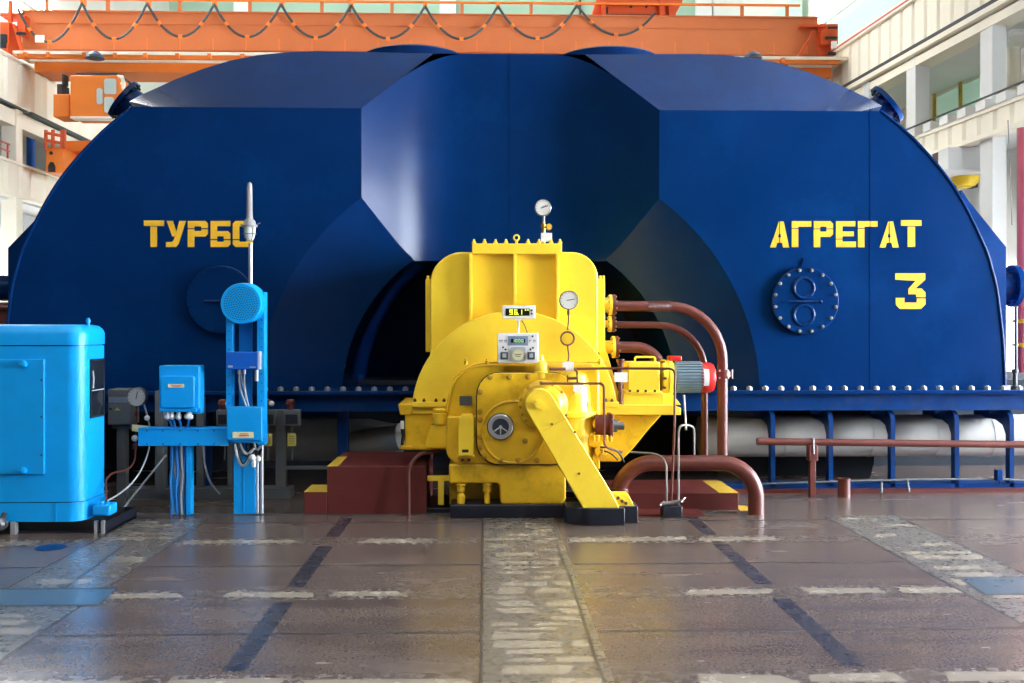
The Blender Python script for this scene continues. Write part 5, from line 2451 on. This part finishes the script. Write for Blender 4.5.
m.pbox(832, 41, 837, 48, YK - .55, .1)
emit('carriage_lamp', m, WHITE, cr_)
m = MB()
for (x0, y0, x1, y1) in ((828, 26.5, 838, 28), (826, 36.5, 838, 38.5), (829, 52, 836, 55), (0, 34, 6, 48), (16, 32, 25, 34.5)):
    m.pbox(x0, y0, x1, y1, YK - .52, .08)
emit('carriage_gap', m, BLACK, cr_)
# festoon cable
m = MB()
peaks = [(82, 3), (147, 3), (214, 4), (281, 4), (351, 5), (425, 6), (498, 6), (577, 5)]
ends = [(18, 9)] + peaks + [(655, 13)]
clips = MB()
for (x0, y0), (x1, y1) in zip(ends, ends[1:]):
    pts = []
    dip = 33 if x0 > 100 else 36
    if x1 > 640:
        dip = 26
    for j in range(17):
        u = j / 16
        # catenary-like sag, pinched at the hangers
        sag = (1 - abs(2 * u - 1) ** 2.0)
        pts.append((x0 + (x1 - x0) * u, y0 + (y1 - y0) * u + dip * sag, YK - .3))
    m.ptube(pts, YK - .3, .038, 8)
    for u in (3, 8, 13):
        q = pts[u]
        c = P(*q)
        clips.lathe([(.055, -.06), (.055, .06)], c, (Vector(P(*pts[u + 1])) - Vector(P(*pts[u - 1]))), 10)
fc_ = emit('festoon_cable', m, DGREY, cr_, label='dark cable hanging in loops')
emit('cable_clip', clips, ORANGE2, fc_, split=True)
hk = MB()
for (x, y) in peaks:
    hk.pbox(x - 2, y - 4, x + 2, y + 1.5, YK - .32, .2)
emit('cable_hanger', hk, ORANGE2, fc_, split=True)
m = MB()
m.pbox(35, 35, 44, 42, YK - .34, .04)
emit('sign_plate', m, WHITE, cr_, label='small white sign plate')
# trolley on top of the bridge
m = MB()
m.pprism([(592, 16.5), (600, -12), (686, -12), (682, 3), (674, 16.5)], YK + .3, 2.2)
m.pbox(602, 1, 606, 17, YK + .1, .3)
m.pbox(660, 0, 665, 15, YK + .05, .3)
m.pbox(669, 6, 676, 15, YK + .05, .3)
m.pbox(600, 3, 672, 4.5, YK + .2, .2)
tr_ = emit('trolley', m, ORANGED, cr_, label='dark orange trolley frame')
m = MB()
for (px, py) in ((631, 6.5), (646.5, 6.5)):
    m.pdisc(px, py, YK + .27, 1.4, .05, 14)
m.pbox(606, 14.5, 658, 16.2, YK + .25, .1)
m.pbox(605, 7, 608, 13, YK + .25, .1)
emit('trolley_hole', m, BLACK, tr_)
# driver's cab under the left end
yk = YK - 1.6
m = MB()
m.pprism([(70, 75), (117, 75), (122, 90), (114, 117), (70, 117)], yk, .9)
m.pbox(53, 94, 70, 117, yk + .1, .7)
cb = emit('driver_cab', m, ORANGE2, cr_, bevel=.03)
m = MB()
m.pprism(rr(96.5, 88, 102.3, 104.3, 2.4), yk - .03, .06)
m.pprism(rr(104.2, 78.5, 116, 94, 2), yk - .03, .06)
m.pprism(rr(104.2, 97, 113.5, 112.5, 2), yk - .03, .06)
emit('cab_window', m, PALEGLASS, cb, split=True)
m = MB()
m.pbox(76, 73, 118, 75.5, yk + .2, 1.2)
m.pbox(62, 74, 64, 84, yk + .3, .3)
m.pbox(57, 84, 62, 94, yk + .3, .5)
emit('cab_hanger', m, DGREY, cb)
m = MB()
for pts in ([(117, 77), (122, 77), (124, 84), (119, 99), (116, 112)], [(118, 84), (124, 84)], [(116, 98), (120, 98)]):
    m.ptube(pts, yk + .1, .06, 6)
m.pbox(70, 116.5, 115, 118, yk - .05, .4)
emit('cab_rail', m, CREAM, cb)
# small blue lamp housings under the bridge
for px, lab in ((95, 'small blue lamp hanging on the crane walkway above the left cab'), (753, 'small blue lamp hanging under the right end of the crane bridge')):
    m = MB()
    c = P(px, 56.5, YK - 1.45)
    m.lathe([(.26, -.06), (.24, .02), (.12, .12), (.05, .16)], c, (0, 0, 1), 20)
    emit('crane_lamp', m, SLATE, label=lab, cat='lamp')

# ------------------------------------------------------------------ things on the left gallery
YG = 29.2
t = thing('crane_carriage', P(65, 178, YG), 'orange machine with a small dark doorway parked on the left gallery below the crane cab', 'machine')
m = MB()
m.pbox(45.5, 147.5, 63, 173, YG, 1.5)
emit('machine_body', m, ORANGE2, t, bevel=.03)
m = MB()
m.pprism([(65, 141), (92, 140.5), (92, 151), (65, 151)], YG + .5, 1.0)
m.pprism([(63, 151), (84, 151), (78, 172), (63, 172)], YG + 1.2, .5)
emit('machine_beam', m, ORANGE2, t)
m = MB()
m.pdisc(51, 153, YG - .02, 1.8, .05, 14)
m.pprism([(48, 172), (48, 166), (50, 162), (53, 162), (55, 166), (55, 172)], YG - .03, .06)
emit('doorway', m, BLACK, t)
m = MB()
for px in (46, 53, 62, 64.5):
    m.ptube([(px, 130, YG - .1), (px, 149, YG - .1)], YG, .05, 6)
for py in (134.5, 142):
    m.ptube([(45, py - 2, YG - .1), (65, py + 2, YG - .1)], YG, .05, 6)
emit('machine_rail', m, ORANGED, t)
m = MB()
for px in (66, 70, 74, 78):
    m.ptube([(px, 152, YG + .9), (px - 2, 172, YG + .9)], YG, .05, 6)
m.ptube([(66, 153, YG + .9), (86, 151, YG + .9)], YG, .06, 6)
m.ptube([(62, 170, YG + .9), (76, 158, YG + .9)], YG, .06, 6)
emit('machine_strut', m, ORANGED, t, split=True)

m = MB()
Yb = 31.5
c = P(31, 160, Yb)
m.cyl((c.x, Yb, 5.56), (c.x, Yb, 7.68), .13, n=18)
emit('gallery_pipe', m, ROYAL, label='blue vertical pipe on the left gallery beside the white column', cat='pipe')
m = MB()
xg = LX0 + .12
for k in range(22):
    y = 24 + .75 * k
    if y < 28.6:
        m.box(xg - .02, xg + .02, y - .02, y + .02, 6.45, 6.88)
for z in (6.66, 6.86):
    m.box(xg - .02, xg + .02, 22, 28.6, z - .02, z + .02)
emit('gallery_railing', m, PINK, label='thin red railing along the left gallery above the white cladding', cat='railing')
m = MB()
a = P(58, 112, 33.5)
for k in range(5):
    px = 64 + 3 * k
    m.ptube([(px, 118 + k, 36), (px, 148, 36)], 36, .035, 6)
m.ptube([(62, 117, 36), (78, 123, 36)], 36, .04, 6)
emit('ladder', m, CREAM, label='pale caged ladder beside the orange machine under the crane cab', cat='ladder')

# ------------------------------------------------------------------ things along the right side
for (px0, px1, Yd, lab) in ((998, 1011, 21.9, 'tall cream air duct on the right gallery, the left of two'), (1013.5, 1034, 21.3, 'tall cream air duct on the right gallery cut by the frame edge')):
    m = MB()
    c = P((px0 + px1) / 2, 60, Yd)
    w = (px1 - px0) / 2 * S(Yd)
    m.lathe([(w, 0), (w, P(1000, 44, Yd).z - 6.1)], (c.x + .35, Yd + .3, 6.1), (0, 0, 1), 24)
    emit('air_duct', m, CREAM, label=lab, cat='duct')
m = MB()
m.ptube([(1006, 42, 21.9), (1007, 34, 21.9), (1012, 32, 21.9), (1040, 32, 21.9)], 21.9, .07, 8, fil=.3)
emit('bent_pipe', m, CREAM2, label='pale bent pipe over the two cream air ducts', cat='pipe')
Yw = 22.8
t = MB()
t.pbox(948, 147, 983, 170, Yw, .9)
t.pbox(942, 169, 986, 172, Yw - .1, 1.1)
emit('white_tank', t, CREAM2, label='white box-shaped tank under the right gallery behind the blue casing', cat='tank', bevel=.02)
t = MB()
c = P(966, 180.5, Yw + .6)
t.lathe([(.05, -.16), (.2, -.13), (.32, 0), (.34, .08), (.2, .15), (.05, .16)], c, (0, 0, 1), 24)
t.pbox(963, 183, 972, 187, Yw + .5, .3)
emit('yellow_motor', t, YEL, label='round yellow motor housing under the white tank', cat='motor')
t = MB()
t.pbox(935, 170, 978, 187, Yw + 1.6, .3)
emit('dark_recess', t, DGREY, label='dark opening behind the round yellow motor', cat='opening')
t = MB()
t.pbox(938, 152, 947, 163, Yw + .5, .3)
emit('brown_box', t, BROWN, label='small brown box left of the white tank', cat='box')
t = thing('red_standpipe', P(1024, 395, 14.0), 'tall dull red standpipe with two yellow bands at the right edge', 'pipe')
t.location.z = 0
WL[t].z = 0
m = MB()
Yp = 14.0
c = P(1025, 300, Yp)
m.cyl((c.x, Yp, 0), (c.x, Yp, P(1020, 128, Yp).z), 7.5 * S(Yp), n=28)
emit('pipe_shaft', m, PINK, t)
m = MB()
for py in (321, 345):
    z = P(1020, py, Yp).z
    m.lathe([(8.3 * S(Yp), -.03), (8.3 * S(Yp), .03)], (c.x, Yp, z), (0, 0, 1), 28)
    m.box(c.x - 12 * S(Yp), c.x, Yp - .04, Yp + .04, z - .015, z + .015)
emit('pipe_band', m, LETTER, t)
m = MB()
m.ptube([(1016, 300, 13.8), (1016, 392, 13.8)], 13.8, .02, 8)
m.ptube([(1012, 392, 13.8), (1012, 380, 13.8)], 13.8, .05, 8)
emit('side_cable', m, BLACK, t, split=True)
t = MB()
t.ptube([(1008, 120, 20.0), (1010, 180, 20.0), (1012, 225, 20.0)], 20.0, .009, 6)
emit('hanging_cable', t, GREY, label='thin cable hanging before the white wall under the right gallery', cat='cable')
# far floor level machines seen past the left edge of the casing
t = MB()
t.box(P(-8, 302, 15.5).x, P(12, 302, 15.5).x, 15.5, 16.3, 0, P(0, 302, 15.5).z)
t.pbox(-8, 306, 12, 309, 15.4, .1)
emit('brown_machine', t, BROWN, label='small brown machine housing glimpsed above the blue cabinet at the left edge', cat='machine', bevel=.02)

# ================================================================== light
w = bpy.data.worlds.new('hall_light')
scene.world = w
w.use_nodes = True
nt = w.node_tree
bg = nt.nodes['Background']
tc = nt.nodes.new('ShaderNodeTexCoord')
sx = nt.nodes.new('ShaderNodeSeparateXYZ')
nt.links.new(tc.outputs['Generated'], sx.inputs['Vector'])
rp = nt.nodes.new('ShaderNodeValToRGB')
rp.color_ramp.elements[0].position = 0
rp.color_ramp.elements[0].color = (.75, .80, .88, 1)
rp.color_ramp.elements[1].position = 1
rp.color_ramp.elements[1].color = (1, .99, .97, 1)
nt.links.new(sx.outputs['Z'], rp.inputs['Fac'])
nt.links.new(rp.outputs['Color'], bg.inputs['Color'])
bg.inputs['Strength'].default_value = 1.0

scene.view_settings.view_transform = 'Standard'
scene.view_settings.look = 'None'
scene.view_settings.gamma = 1
scene.view_settings.use_curve_mapping = False
scene.view_settings.exposure = 0.38
scene.cycles.max_bounces = 6
scene.cycles.caustics_reflective = False
scene.cycles.caustics_refractive = False
